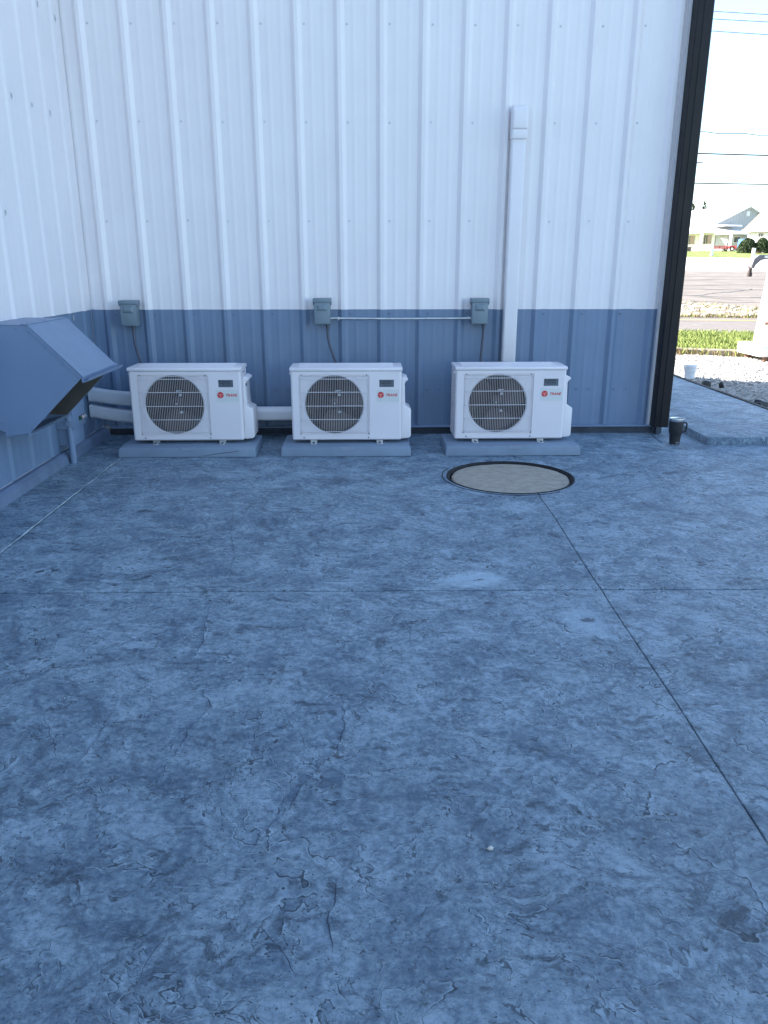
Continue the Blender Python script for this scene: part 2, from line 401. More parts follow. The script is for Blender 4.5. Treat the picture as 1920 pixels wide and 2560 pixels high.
# left of the cut, between the two cross cuts
poly = wob((XA+.015, -3.262+gh), (jx(-3.27)-g, hy(.99)+gh))+wob((jx(-3.27)-g, hy(.99)+gh), bL)
aL0, aL1 = ang(bL), ang(tL)
poly += arc(aL0, aL1-2*math.pi)[:]
poly += [(jx(jy)-g, jy-g)]+wob((jx(jy)-g-.01, jy-g), (XA+.015, jy-g))[1:]+[(XA+.015, jy-g)]
slab(poly)
# right of the cut
poly = [bR]+wob(bR, (jx(-3.29)+g, hy(1.0)+gh))[1:]+wob((jx(-3.29)+g, hy(1.0)+gh), (9, -3.44+gh))+[(9, -3.44+gh), (9, -.485), (XB, -.485), (2.30, jy-g), (jx(jy)+g, jy-g)]
poly += arc(ang(tR), ang(bR))[:-1]
slab(poly)
# nearer row
poly = wob((XA+.015, -9), (jx(-9)-g, -9))+wob((jx(-9)-g, -9), (jx(-3.27)-g, hy(.99)-gh))+wob((jx(-3.27)-g, hy(.99)-gh), (XA+.015, -3.262-gh))+[(XA+.015, -3.262-gh)]
slab(poly)
poly = [(jx(-9)+g, -9), (9, -9), (9, -3.44-gh)]+wob((9, -3.44-gh), (jx(-3.29)+g, hy(1.0)-gh))[1:]+wob((jx(-3.29)+g, hy(1.0)-gh), (jx(-9)+g, -9))
slab(poly)
# strip along the back wall, triangle by the corner, strip along the side wall
slab([(XA+.015, jy+g), (2.30-.01, jy+g), (2.335-.01, -.02), (2.335-.01, .05), (XA+.015, .05)])
slab([(2.30+.004, jy+g), (XB-.006, -.46), (XB-.006, 4.6), (2.335+.002, 4.6), (2.335+.002, -.02)], z1=-.002)
poly = [(-2.3, -9)]+wob((XA+.001, -9), (XA+.001, .05), .006, .1)+[(XA+.001, .05), (-2.3, .05)]
slab(poly, z1=.0005)
# the raised walk to the right of the corner
mb = MB(); mb.prism([(XB, -.478), (9, -.52), (9, -.1), (3.672, -.1), (3.672, 5.2), (XB, 5.2)], 'z', -.11, .057)
mb.build('raised_walk_slab', M['conc'], patio, bevel=.006, seg=2, smooth=40)
mb = MB(); mb.prism([(-2.29, -8.99), (8.99, -8.99), (8.99, -.2), (3.66, -.2), (3.66, 4.59), (-2.29, 4.59)], 'z', -.16, -.075); mb.build('joint_bed', M['jointd'], patio)
# lip of squeezed-up filler along the side joint
mb = MB(); pts = [(XA+.004+mnoise.noise(Vector((0, y*3, 0)))*.003, y, .0-.0015+.004*mnoise.noise(Vector((4, y*4, 0)))) for y in lin(-8.8, -.05, 400)]
mb.tube(pts, [max(.0008, .0040+.004*mnoise.noise(Vector((7, p[1]*6, 0)))) for p in pts], 6); mb.build('joint_filler', mk('joint_filler_pale', (.34, .42, .46), .8, .3, 14), patio, smooth=60)
# ring and lid
man = thing('manhole', 'round tan concrete lid in a black iron ring let into the patio', 'manhole', (CX, CY, 0))
mb = MB(); mb.lathe([(.414, -.11), (.414, .002), (.406, .004), (.403, -.004), (.397, -.006), (.395, -.016), (.391, -.018), (.389, -.11)], 72)
mb.build('ring', M['ring'], man, smooth=50)
mb = MB(); prof = [(.001, -.005), (.10, -.005), (.2, -.0055), (.30, -.006), (.362, -.007), (.378, -.009), (.382, -.018), (.382, -.10)]
mb.lathe(prof, 96)
mb.v = [(x+.006*mnoise.noise(Vector((x*14, y*14, 0)))*(math.hypot(x, y) > .33), y-.005+.006*mnoise.noise(Vector((x*14, y*14, 5)))*(math.hypot(x, y) > .33), z+.004*mnoise.noise(Vector((x*6, y*6, 2)))) for x, y, z in mb.v]
mb.build('lid', M['lidc'], man, smooth=60)
mb = MB(); mb.lathe([(.001, 0), (.41, 0)], 48, (0, 0, -.10)); mb.build('shaft_shadow_floor', M['jointd'], man)
# low mortar collar cracked round the ring
mb = MB(); cp = []
for i in range(60):
    a = R(150+i*2.6)
    cp.append((.443*math.cos(a)+.004*mnoise.noise(Vector((i*.4, 0, 0))), .443*math.sin(a), .0005))
mb.tube(cp, .0035, 5); mb.build('collar_crack', M['jointd'], man)

# broken ledges in the stamped skin that can be told apart one by one
CRACKS = [
    [(-0.766, -2.041), (-0.711, -2.491), (-0.64, -2.832), (-0.618, -3.095), (-0.576, -3.252)],
    [(-0.645, -3.417), (-0.625, -3.589), (-0.607, -3.726), (-0.615, -3.851), (-0.633, -3.949)],
    [(-0.536, -4.029), (-0.537, -4.103), (-0.492, -4.16), (-0.508, -4.226), (-0.531, -4.289), (-0.539, -4.407), (-0.565, -4.513), (-0.575, -4.572)],
    [(-0.346, -4.217), (-0.329, -4.293), (-0.343, -4.342), (-0.327, -4.411)],
    [(-0.285, -4.191), (-0.248, -4.27), (-0.201, -4.345), (-0.182, -4.414)],
    [(-0.094, -4.054), (-0.084, -4.141), (-0.073, -4.274), (-0.077, -4.371), (-0.126, -4.481), (-0.171, -4.562), (-0.21, -4.673), (-0.258, -4.757), (-0.281, -4.835), (-0.29, -4.879)],
    [(-0.797, -4.207), (-0.792, -4.332), (-0.801, -4.445), (-0.847, -4.527), (-0.894, -4.594), (-0.931, -4.675)],
    [(0.121, -3.434), (0.15, -3.606), (0.157, -3.797), (0.169, -3.868)],
    [(0.312, -4.572), (0.369, -4.603), (0.432, -4.594), (0.452, -4.614)],
    [(0.347, -4.426), (0.433, -4.461), (0.558, -4.485), (0.69, -4.477), (0.755, -4.479)],
    [(0.105, -4.916), (0.133, -4.957), (0.201, -4.985), (0.279, -5.0), (0.389, -5.046)],
    [(-0.233, -5.038), (-0.198, -5.086), (-0.166, -5.131), (-0.136, -5.164)],
    [(-0.469, -4.886), (-0.481, -4.878), (-0.49, -4.892), (-0.502, -4.874), (-0.514, -4.88), (-0.514, -4.909)],
    [(-1.009, -4.202), (-0.938, -4.329), (-0.876, -4.443)],
    [(-0.078, -4.912), (-0.084, -5.029), (-0.073, -5.111)],
    [(0.9, -3.381), (0.922, -3.539), (0.935, -3.759)],
    [(1.361, -3.731), (1.387, -3.806), (1.443, -3.825)],
    [(0.463, -4.595), (0.526, -4.662), (0.63, -4.673), (0.657, -4.647)],
    [(-0.454, -5.177), (-0.438, -5.103), (-0.424, -5.046)],
]
rng = random.Random(21); M['crackd'] = mk('ledge_release_dark', (.045, .060, .090), .8, .3, 30)
for q, pl_ in enumerate(CRACKS):
    pts = []
    for (xa_, ya_), (xb_, yb_) in zip(pl_, pl_[1:]):
        k_ = max(3, int(math.hypot(xb_-xa_, yb_-ya_)/.012))
        pts += [(xa_+(xb_-xa_)*i/k_, ya_+(yb_-ya_)*i/k_) for i in range(k_)]
    pts.append(pl_[-1])
    for _ in range(3): pts = [pts[0]]+[((pts[i-1][0]+2*pts[i][0]+pts[i+1][0])/4, (pts[i-1][1]+2*pts[i][1]+pts[i+1][1])/4) for i in range(1, len(pts)-1)]+[pts[-1]]
    n = len(pts); mb = MB(); md = MB(); vs = []; vd = []; sd = 1 if rng.random() < .6 else -1
    for i, (x, y) in enumerate(pts):
        x2, y2 = pts[min(i+1, n-1)]; x1, y1 = pts[max(i-1, 0)]; d = Vector((x2-x1, y2-y1)).normalized(); nx, ny = -d.y*sd, d.x*sd
        j = .010*mnoise.noise(Vector((x*30, y*30, q)))+.006*mnoise.noise(Vector((x*90, y*90, q))); x += nx*j; y += ny*j
        t = i/(n-1); tp = min(1, t*5, (1-t)*5); wn = .5+.5*mnoise.noise(Vector((x*14, y*14, q+3)))
        hgt = .0036*tp*(.35+wn); wl = .016+.02*wn; wd = max(.0003, (.0008+.0036*max(0, wn-.22))*tp)
        vs += [(x-nx*wl, y-ny*wl, -.0008), (x-nx*.004, y-ny*.004, hgt*.8), (x, y, hgt), (x+nx*.0012, y+ny*.0012, -.001)]
        vd += [(x+nx*.0008, y+ny*.0008, .0008), (x+nx*(.0008+wd), y+ny*(.0008+wd), .0007)]
    mb.add(vs, [(i*4+a_, (i+1)*4+a_, (i+1)*4+a_+1, i*4+a_+1) for i in range(n-1) for a_ in range(3)]); mb.build('slate_ledge', M['conc'], patio, smooth=50)
    md.add(vd, [(2*i, 2*i+2, 2*i+3, 2*i+1) for i in range(n-1)]); md.build('ledge_groove', M['crackd'], patio)

# ================================================================== metal building
XL = -2.144; XR = 2.30; ZB = .99
bld = thing('metal_building', 'white ribbed metal building with blue-grey lower band and dark corner post', 'building', (0, 0, 0))
PER = .3048; X0 = .11
def profile(u):
    """one period of the panel starting at the left foot of a major rib"""
    return
RIB = [(0, 0), (.028, .025), (.053, .025), (.081, 0), (.122, 0), (.138, .0022), (.148, .0022), (.164, 0), (.216, 0), (.232, .0022), (.242, .0022), (.258, 0)]
def sheet_profile(a, b, phase, k_h=1.0):
    pts = []
    k = math.floor((a-phase)/PER)-1
    while True:
        base = phase+k*PER
        if base > b: break
        for u, h in RIB: pts.append((base+u, h*k_h))
        k += 1
    pts.sort()
    def hat(x):
        for (p, hp), (q, hq) in zip(pts, pts[1:]):
            if p <= x <= q: return hp+(hq-hp)*(x-p)/(q-p) if q > p else hp
        return 0
    mid = [p for p in pts if a+1e-5 < p[0] < b-1e-5]
    return [(a, hat(a))]+mid+[(b, hat(b))]
def siding(name, prof, z0, z1, mat, face, off=0.0, wav=0.0):
    """closed thin sheet. face 'back': runs along x, ribs towards -y; 'side': runs along y, ribs towards +x"""
    t = .0012; mb = MB(); n = len(prof)
    def pt(u, h, z): return (u, -(h+off), z) if face == 'back' else (XL+h+off, u, z)
    zs = [z0, z1]
    vs = []
    for z in zs:
        for u, h in prof:
            dz = wav*mnoise.noise(Vector((u*9, z, 0))) if z == z0 else 0
            vs.append(pt(u, h+t, z+dz))
        for u, h in prof: vs.append(pt(u, h, z+(wav*mnoise.noise(Vector((u*9, z, 0))) if z == z0 else 0)))
    fs = []
    for i in range(n-1):
        fs += [(i, i+1, 2*n+i+1, 2*n+i), (n+i, 3*n+i, 3*n+i+1, n+i+1), (i, n+i, n+i+1, i+1), (2*n+i, 2*n+i+1, 3*n+i+1, 3*n+i)]
    fs += [(0, 2*n, 3*n, n), (n-1, 2*n-1, 4*n-1, 3*n-1)]
    mb.add(vs, fs); return mb.build(name, M[mat], bld)
phB = X0-.028
ZT = 5.2
edges = [XL+.002]
k = math.ceil((XL+.35-phB)/PER)
e = phB+k*PER+.045
while e < XR-.2: edges.append(e); e += 3*PER
edges.append(XR)
for a, b in zip(edges, edges[1:]):
    pr = sheet_profile(a, b, phB)
    siding('siding_sheet', pr, ZB, ZT, 'white', 'back', .003, .0025)
    siding('lower_siding_sheet', pr, .070, ZB+.02, 'blue', 'back', 0)
phS = -.21
edges = [-.012]; e = -.012
while e > -9: e -= 3*PER; edges.append(e)
for b, a in zip(edges, edges[1:]):
    pr = sheet_profile(a, b, phS, .45)
    siding('siding_sheet', pr, ZB, ZT, 'white', 'side', .003, .003)
    siding('lower_siding_sheet', pr, .075, ZB+.02, 'blue', 'side', 0)
# hex-head screws with washers: far too small to pick apart
def screw(mb, c, axis):
    mb.lathe([(.001, .0065), (.0045, .0065), (.0045, .002), (.0085, .0015), (.0085, 0)], 8, c, axis)
mb = MB(); mw = MB()
for kx in range(-8, 8):
    x = phB+kx*PER+.098
    if not XL+.05 < x < XR: continue
    for z, mm in ((3.58, mb), (2.95, mb), (2.32, mb), (1.64, mb), (.955, mw), (.36, mw)):
        for xx in ((x,) if z != .36 else (x, x+.10)):
            jit = random.uniform(-.004, .004)
            s_ = MB(); screw(s_, (0, 0, 0), 'y'); mm.add([(xx+a, -.0042-(h), z+jit+c) for a, h, c in s_.v], s_.f)
tag(mb.build('screws', mk('screw_white', (.58, .60, .64), .5, .1, 9), bld), kind='stuff')
tag(mw.build('lower_screws', M['screw'], bld), kind='stuff')
mb = MB()
for ky in range(0, 9):
    y = -.11-ky*PER
    for z in (2.95, 2.30, 1.62, .955):
        if random.random() < .45: continue
        s_ = MB(); screw(s_, (0, 0, 0), 'x'); mb.add([(XL+.0045+h, y+a, z+c+random.uniform(-.02, .02)) for h, a, c in s_.v], s_.f)
tag(mb.build('side_screws', bpy.data.materials['screw_white'], bld), kind='stuff')
# base trim, foundation, kerb of the side wall
mb = MB(); mb.prism([(-.002, .072), (-.045, .066), (-.047, .060), (-.040, .056), (-.002, .060)], 'x', XL+.06, XR+.115); mb.build('base_trim', M['trim'], bld)
mb = MB(); mb.prism([(0, -.1), (-.022, -.1), (-.020, .012), (-.012, .016), (-.012, .0595), (0, .0595)], 'x', XL+.05, XR+.06); mb.build('foundation', M['found'], bld)
mb = MB(); mb.prism([(XR+.06, -.022), (XR+.13, -.022), (XR+.06, -.09)], 'z', -.05, .058); mb.build('foundation_corner', M['found'], bld)
mb = MB(); n = 60; ysl = lin(-9, -.05, n); vs = []
for y in ysl:
    wv = mnoise.noise(Vector((2, y*2.5, 0)))*.006; w2 = mnoise.noise(Vector((9, y*7, 0)))*.004
    vs += [(XL-.05, y, .072+wv), (XL+.030, y, .070+wv), (XL+.052+w2, y, .052+wv), (XL+.066+w2, y, .004), (XL+.067, y, -.08)]
mb.add(vs, [(i*5+j, (i+1)*5+j, (i+1)*5+j+1, i*5+j+1) for i in range(n-1) for j in range(4)])
mb.build('side_curb', M['curbp'], bld, smooth=30)
# corner: white edge trim, dark box post
mb = MB(); mb.box(XR, XR+.018, -.040, .0, .072, ZT); mb.build('edge_trim', M['wtrim'], bld)
mb = MB(); mb.prism([(XR+.019, -.002), (XR+.019, -.138), (XR+.024, -.143), (XR+.062, -.145), (XR+.066, -.150), (XR+.128, -.150), (XR+.134, -.144), (XR+.134, .02), (XR+.019, .02)], 'z', .070, ZT)
mb.build('corner_post', M['bronze'], bld)
# the rest of the volume: far walls and roofs, out of the picture but shading the yard
mb = MB(); mb.box(-11, XR+.11, .012, 4.42, -.1, ZT-.02); mb.build('building_core', M['white'], bld)
mb = MB(); mb.box(-11, XL-.002, -9.2, .012, -.1, ZT-.02); mb.build('wing_core', M['white'], bld)
mb = MB(); mb.prism([(-.25, ZT-.02), (4.7, ZT-.02), (4.7, ZT+.12), (-.25, ZT+.12)], 'x', -11.2, XR+.2); mb.build('roof', M['bronze'], bld)
mb = MB(); mb.box(-11.2, XL+.15, -9.4, -.26, ZT-.02, ZT+.12); mb.build('wing_roof', M['bronze'], bld)

# ================================================================== outdoor units
UW, UH, UD = .800, .512, .285
def make_unit():
    root = thing('outdoor_unit', 'x', 'air conditioner', group='outdoor air-conditioning units on pads')
    fx0, fx1, fz0, fz1 = .058, .566, .042, .482     # guard recess
    fcx, fcz, fr = .310, .262, .217
    b = MB()                                        # front sheet with the square opening, sides, back, bottom
    r = .016
    # rounded plan outline, front at y=0, going back
    def corner(cx, cy, a0, a1): return [(cx+r*math.cos(a0+(a1-a0)*i/5), cy+r*math.sin(a0+(a1-a0)*i/5)) for i in range(6)]
    outl = corner(UW-r, r, -math.pi/2, 0)+[(UW, UD), (UW-.02, UD)]
    b2 = MB()
    left = [(.0, UD), (.0, .045)]
    # front plane pieces round the opening
    def quad(x0, x1, z0, z1, y=0.0): b.add([(x0, y, z0), (x1, y, z0), (x1, y, z1), (x0, y, z1)], [(0, 1, 2, 3)])
    H1 = UH-.006
    quad(r, fx0, .012, H1); quad(fx1, UW-r, .012, H1); quad(fx0, fx1, .012, fz0); quad(fx0, fx1, fz1, H1)
    dp = .009
    for (xa, za, xb, zb) in ((fx0, fz0, fx1, fz0), (fx1, fz0, fx1, fz1), (fx1, fz1, fx0, fz1), (fx0, fz1, fx0, fz0)):
        b.add([(xa, 0, za), (xb, 0, zb), (xb, dp, zb), (xa, dp, za)], [(0, 1, 2, 3)])
    # recessed plate with round hole
    N = 64; angs = [2*math.pi*i/N for i in range(N)]
    angs += [math.atan2(z-fcz, x-fcx) % (2*math.pi) for x in (fx0, fx1) for z in (fz0, fz1)]; angs.sort()
    co, ci = [], []
    for a in angs:
        ca, sa = math.cos(a), math.sin(a); ts = []
        if ca > 1e-6: ts.append((fx1-fcx)/ca)
        if ca < -1e-6: ts.append((fx0-fcx)/ca)
        if sa > 1e-6: ts.append((fz1-fcz)/sa)
        if sa < -1e-6: ts.append((fz0-fcz)/sa)
        t = min(ts); co.append((fcx+ca*t, dp, fcz+sa*t)); ci.append((fcx+ca*fr, dp, fcz+sa*fr))
    m = len(angs)
    c2 = [(fcx+(x-fcx)*.965, dp+.012, fcz+(z-fcz)*.965) for x, y, z in ci]; c3 = [(x, .10, z) for x, y, z in c2]
    b.add(co+ci+c2, [(i, (i+1) % m, m+(i+1) % m, m+i) for i in range(m)]+[(m+i, m+(i+1) % m, 2*m+(i+1) % m, 2*m+i) for i in range(m)])
    # rounded front corners and right/left sides
    def wall(pts, z0, z1):
        k = len(pts); b.add([(x, y, z0) for x, y in pts]+[(x, y, z1) for x, y in pts], [(i, i+1, k+i+1, k+i) for i in range(k-1)])
    wall(corner(UW-r, r, -math.pi/2, 0)+[(UW, UD-.02), (UW-.02, UD), (UW-.12, UD)], .012, H1)
    wall(corner(r, r, -math.pi/2, -math.pi)+[(0, .040)], .012, H1)
    # lower turned-in lip, bottom pan
    b.add([(r*.3, .004, .012), (UW-r*.3, .004, .012), (UW-.01, .02, 0), (.01, .02, 0), (UW-.01, UD, 0), (.01, UD, 0)], [(0, 1, 2, 3), (3, 2, 4, 5)])
    case = b.build('casing', M['ac'], root, smooth=40)
    mb = MB(); mb.lathe([(fr*.965, .021), (fr*.95, .12)], 64, (fcx, 0, fcz), 'y'); mb.add([(.02, .14, .02), (UW-.24, .14, .02), (UW-.24, .14, UH-.03), (.02, .14, UH-.03)], [(0, 1, 2, 3)])
    mb.build('fan_cavity', M['dark'], root)
    # coil seen behind the side lattice
    mb = MB(); mb.box(.012, .020, .045, UD-.012, .02, UH-.02); mb.box(.02, UW-.14, UD-.02, UD-.012, .02, UH-.02); mb.build('coil', M['coil'], root)
    # side lattice: two families of slanted bars
    mb = MB(); y0, y1, z0, z1 = .043, UD-.004, .018, UH-.02; ym = (y0+y1)/2
    for ya, yb in ((y0, ym), (ym, y1)):
        for i in range(24):
            z = z0+.002+(z1-z0-.02)*i/23
            mb.add([(.000, ya, z), (.004, ya, z), (.004, ya, z+.0085), (.000, ya, z+.0085), (.000, yb, z+.013), (.004, yb, z+.013), (.004, yb, z+.0215), (.000, yb, z+.0215)],
                   [(0, 1, 2, 3), (7, 6, 5, 4), (0, 4, 5, 1), (1, 5, 6, 2), (2, 6, 7, 3), (3, 7, 4, 0)])
    mb.box(0, .006, ym-.006, ym+.006, z0, z1)
    mb.box(0, .006, y0-.006, y0+.004, z0-.006, z1+.006); mb.box(0, .006, y1-.006, y1+.004, z0-.006, z1+.006)
    mb.box(0, .006, y0, y1, z1, z1+.012); mb.box(0, .006, y0, y1, z0-.006, z0+.004)
    mb.build('side_lattice', M['ac2'], root)
    mb = MB(); mb.prism([(-.012, UH-.03), (.004, UH-.036), (.004, UH-.012), (-.006, UH-.014)], 'y', .035, .07); mb.build('lattice_hook', M['ac2'], root)
    # lid with raised ribs
    mb = MB(); mb.prism([(-.003, UH-.004), (-.006, UH), (-.005, UH+.013), (.004, UH+.020), (UD, UH+.020), (UD+.005, UH+.012), (UD+.005, UH-.004)], 'x', -.005, UW+.004)
    lid = mb.build('lid', M['ac'], root, bevel=.003)
    for yy in (.075, .155, .225):
        mb = MB(); mb.prism([(yy, UH+.019), (yy+.008, UH+.0245), (yy+.030, UH+.0245), (yy+.038, UH+.019)], 'x', .05, UW-.06); mb.build('lid_ridge', M['ac'], lid, bevel=.002)
    # fan: hub and three broad blades, motor stay
    mb = MB(); mb.lathe([(.001, -.012), (.03, -.010), (.046, 0), (.05, .03)], 24, (fcx, .085, fcz), 'y'); hub = mb.build('fan_hub', M['fan'], root, smooth=40)
    for k in range(3):
        a0 = R(25+120*k); mb = MB(); vs = []; na, nr = 9, 5
        for j in range(nr):
            rr = .045+(.203-.045)*j/(nr-1)
            for i in range(na):
                s_ = i/(na-1); a = a0+R(86)*(s_-.5)+R(18)*(j/(nr-1))
                vs.append((fcx+rr*math.cos(a), .062+.045*s_+.004*math.sin(s_*3.1), fcz+rr*math.sin(a)))
        mb.add(vs, [(j*na+i, j*na+i+1, (j+1)*na+i+1, (j+1)*na+i) for j in range(nr-1) for i in range(na-1)]); mb.build('fan_blade', M['fan'], root, smooth=60)
    mb = MB(); mb.lathe([(.001, -.006), (.005, -.005), (.005, 0)], 10, (fcx, .074, fcz), 'y'); mb.build('shaft_nut', M['galv'], hub)
    for (dx, dz, w, h) in ((.028, .095, .046, .010), (.036, .066, .022, .020), (.036, -.060, .022, .018)):
        mb = MB(); mb.prism([(fcx+dx-w/2, fcz+dz-h/2), (fcx+dx+w/2, fcz+dz-h/2+.004), (fcx+dx+w/2-.003, fcz+dz+h/2), (fcx+dx-w/2+.004, fcz+dz+h/2)], 'y', .0595, .0615)
        mb.build('motor_stay', M['motor'], root)
    # guard: one welded wire basket
    mb = MB(); yg = -.010; nw = 39
    for i in range(nw):
        x = fx0+.018+(fx1-fx0-.036)*i/(nw-1)
        edge = min(i, nw-1-i)
        yy = yg if edge > 1 else yg+.004*(2-edge)
        mb.tube([(x, .006, fz0+.014), (x, yy+.002, fz0+.024), (x, yy, fz0+.034), (x, yy, fz1-.030), (x, yy+.004, fz1-.016), (x, .006, fz1-.008)], .00105, 5)
    for z in (fz0+.028, fz0+.118, fz0+.216, fz0+.316, fz1-.030):
        mb.tube([(fx0+.006, .006, z), (fx0+.014, yg-.001, z), (fx1-.014, yg-.001, z), (fx1-.006, .006, z)], .0021, 5)
    for (x) in (fx0+.010, fx1-.010): mb.tube([(x, .004, fz0+.01), (x, .004, fz1-.01)], .0024, 5)
    for z in (fz0+.012, fz1-.010): mb.tube([(fx0+.01, .004, z), (fx1-.01, .004, z)], .0024, 5)
    mb.build('fan_guard', M['wire'], root)
    for (x, z) in ((fx0+.006, fz0+.010), (fx1-.006, fz0+.010), (fx0+.02, fz1-.003), (fx1-.02, fz1-.003), (fx0+.028, .024), (fx1-.008, .024)):
        mb = MB(); mb.lathe([(.001, -.004), (.0045, -.003), (.005, .001)], 8, (x, (-.0005 if z < .03 else .006), z), 'y'); mb.build('casing_screw', M['whip'], root)
    # feet
    for x in (.155, .640):
        for y in (.0, .225):
            mb = MB()
            if y == 0:
                mb.prism([(x-.024, -.022), (x-.016, -.030), (x+.016, -.030), (x+.024, -.022), (x+.024, .05), (x-.024, .05)], 'z', -.020, -.016)
                mb.box(x-.024, x+.024, .02, .05, -.016, .004)
            else: mb.box(x-.024, x+.024, y, y+.06, -.020, .002)
            ft = mb.build('foot', M['galv'], root, bevel=.001, seg=1)
            if y == 0:
                mb = MB(); mb.lathe([(.001, .007), (.007, .007), (.007, 0), (.012, 0), (.012, -.001)], 6, (x, -.012, -.0150)); mb.build('bolt', M['whip'], ft)
    # valve cover on the right side: handle ledge above, swelling service cover below
    mb = MB()
    mb.prism([(UW, .455), (UW+.014, .462), (UW+.046, .447), (UW+.046, .433), (UW+.030, .424), (UW+.024, .410), (UW+.028, .250), (UW+.040, .240), (UW+.066, .228), (UW+.072, .216), (UW+.072, .022), (UW+.060, .010), (UW, .002)], 'y', .045, UD-.03)
    vc = mb.build('valve_cover', M['ac2'], root, bevel=.010, seg=3)
    mb = MB(); mb.box(UW+.020, UW+.031, .05, .075, .395, .412); mb.build('cover_latch', M['plate'], vc)
    for i in range(4):
        mb = MB(); mb.lathe([(.001, -.001), (.005, -.001), (.005, .001)], 8, (UW+.0008, .10+.03*i, UH-.024), 'x'); mb.build('vent_hole', M['whip'], root)
    # lettering
    mb = MB(); mb.box(.618, .780, -.0012, -.0004, .285, .375); stk = mb.build('brand_sticker', M['sticker'], root)
    mb = MB(); mb.lathe([(.001, -.0018), (.0225, -.0018), (.0228, -.0010)], 32, (.648, 0, .336), 'y'); dsc = mb.build('logo_disc', M['red'], root)
    mb = MB(); mb.prism([(.630, .343), (.666, .346), (.665, .338), (.655, .337), (.654, .319), (.642, .317), (.643, .336), (.631, .336)], 'y', -.0024, -.0019); mb.build('logo_stroke', M['pink'], dsc)
    text('logo_lettering', 'TRANE', M['red'], root, .0265, (.682, -.0016, .3265), bold=.0007, shear=.28)
    mb = MB(); mb.box(.638, .743, -.0012, -.0004, .393, .445); pl = mb.build('dealer_plate', M['plate'], root)
    mb = MB(); mb.box(.644, .653, -.0018, -.0013, .429, .440); mb.build('plate_mark', M['ink'], pl)
    text('plate_lettering', "Johnson's", M['ink'], root, .0165, (.664, -.0016, .428), bold=.0005)
    text('plate_lettering', 'Heating & Cooling', M['ink'], root, .0105, (.645, -.0016, .416), bold=.0003)
    mb = MB(); mb.box(.662, .722, -.0018, -.0013, .406, .4085); mb.build('plate_line', M['ink'], pl)
    return root
def copy_tree(o, parent=None):
    c = o.copy(); COL.objects.link(c); c.parent = parent
    for ch in o.children: copy_tree(ch, c)
    return c
u = make_unit()
ULAB = ['white outdoor unit beside the ribbed white ducts and grey vent hood', 'white outdoor unit below the switch box joined to the horizontal steel conduit, between two others',
        'white outdoor unit in front of the tall vertical line cover, behind the manhole']
ULOC = [(-1.702, -.690, .092, .0), (-.548, -.690, .090, .0), (.642, -.690, .094, .004)]
units = [u, copy_tree(u), copy_tree(u)]
PADX = [(-1.785, -.803), (-.624, .318), (.566, 1.548)]
PLAB = ['grey equipment pad with a long scuff, under the unit next to the vent hood', 'grey equipment pad under the middle outdoor unit', 'grey equipment pad behind the round manhole lid']
for i, o in enumerate(units):
    o['label'] = ULAB[i]; o.location = ULOC[i][:3]; o.rotation_euler = (0, 0, ULOC[i][3])
    a, b = PADX[i]; w = b-a
    p = thing('equipment_pad', PLAB[i], 'pad', (a, -.828, 0), group='grey pads under the outdoor units')
    t = .012
    mb = MB(); h = ULOC[i][2]-.020
    mb.add([(0, 0, .001), (w, 0, .001), (w+.0, .45, .001), (0, .45, .001), (t*.5, t*.3, h), (w-t*.5, t*.3, h), (w-t*.5, .45-t*.3, h), (t*.5, .45-t*.3, h)],
           [(0, 3, 2, 1), (4, 5, 6, 7), (0, 1, 5, 4), (1, 2, 6, 5), (2, 3, 7, 6), (3, 0, 4, 7)])
    mb.build('slab_body', M['pad'], p, bevel=.007, seg=3)
    mb = MB(); mb.box(w*.46, w*.46+.10, -.0015, .02, h-.020, h+.001); mb.build('mould_tab', M['padtab'], p, bevel=.001, seg=1)
    if i == 0:
        mb = MB(); mb.tube([(w*.62, -.0006, .012), (w*.72, -.0002, .028), (w*.88, .001, .048)], .0022, 5); mb.build('scuff', M['whip'], p)

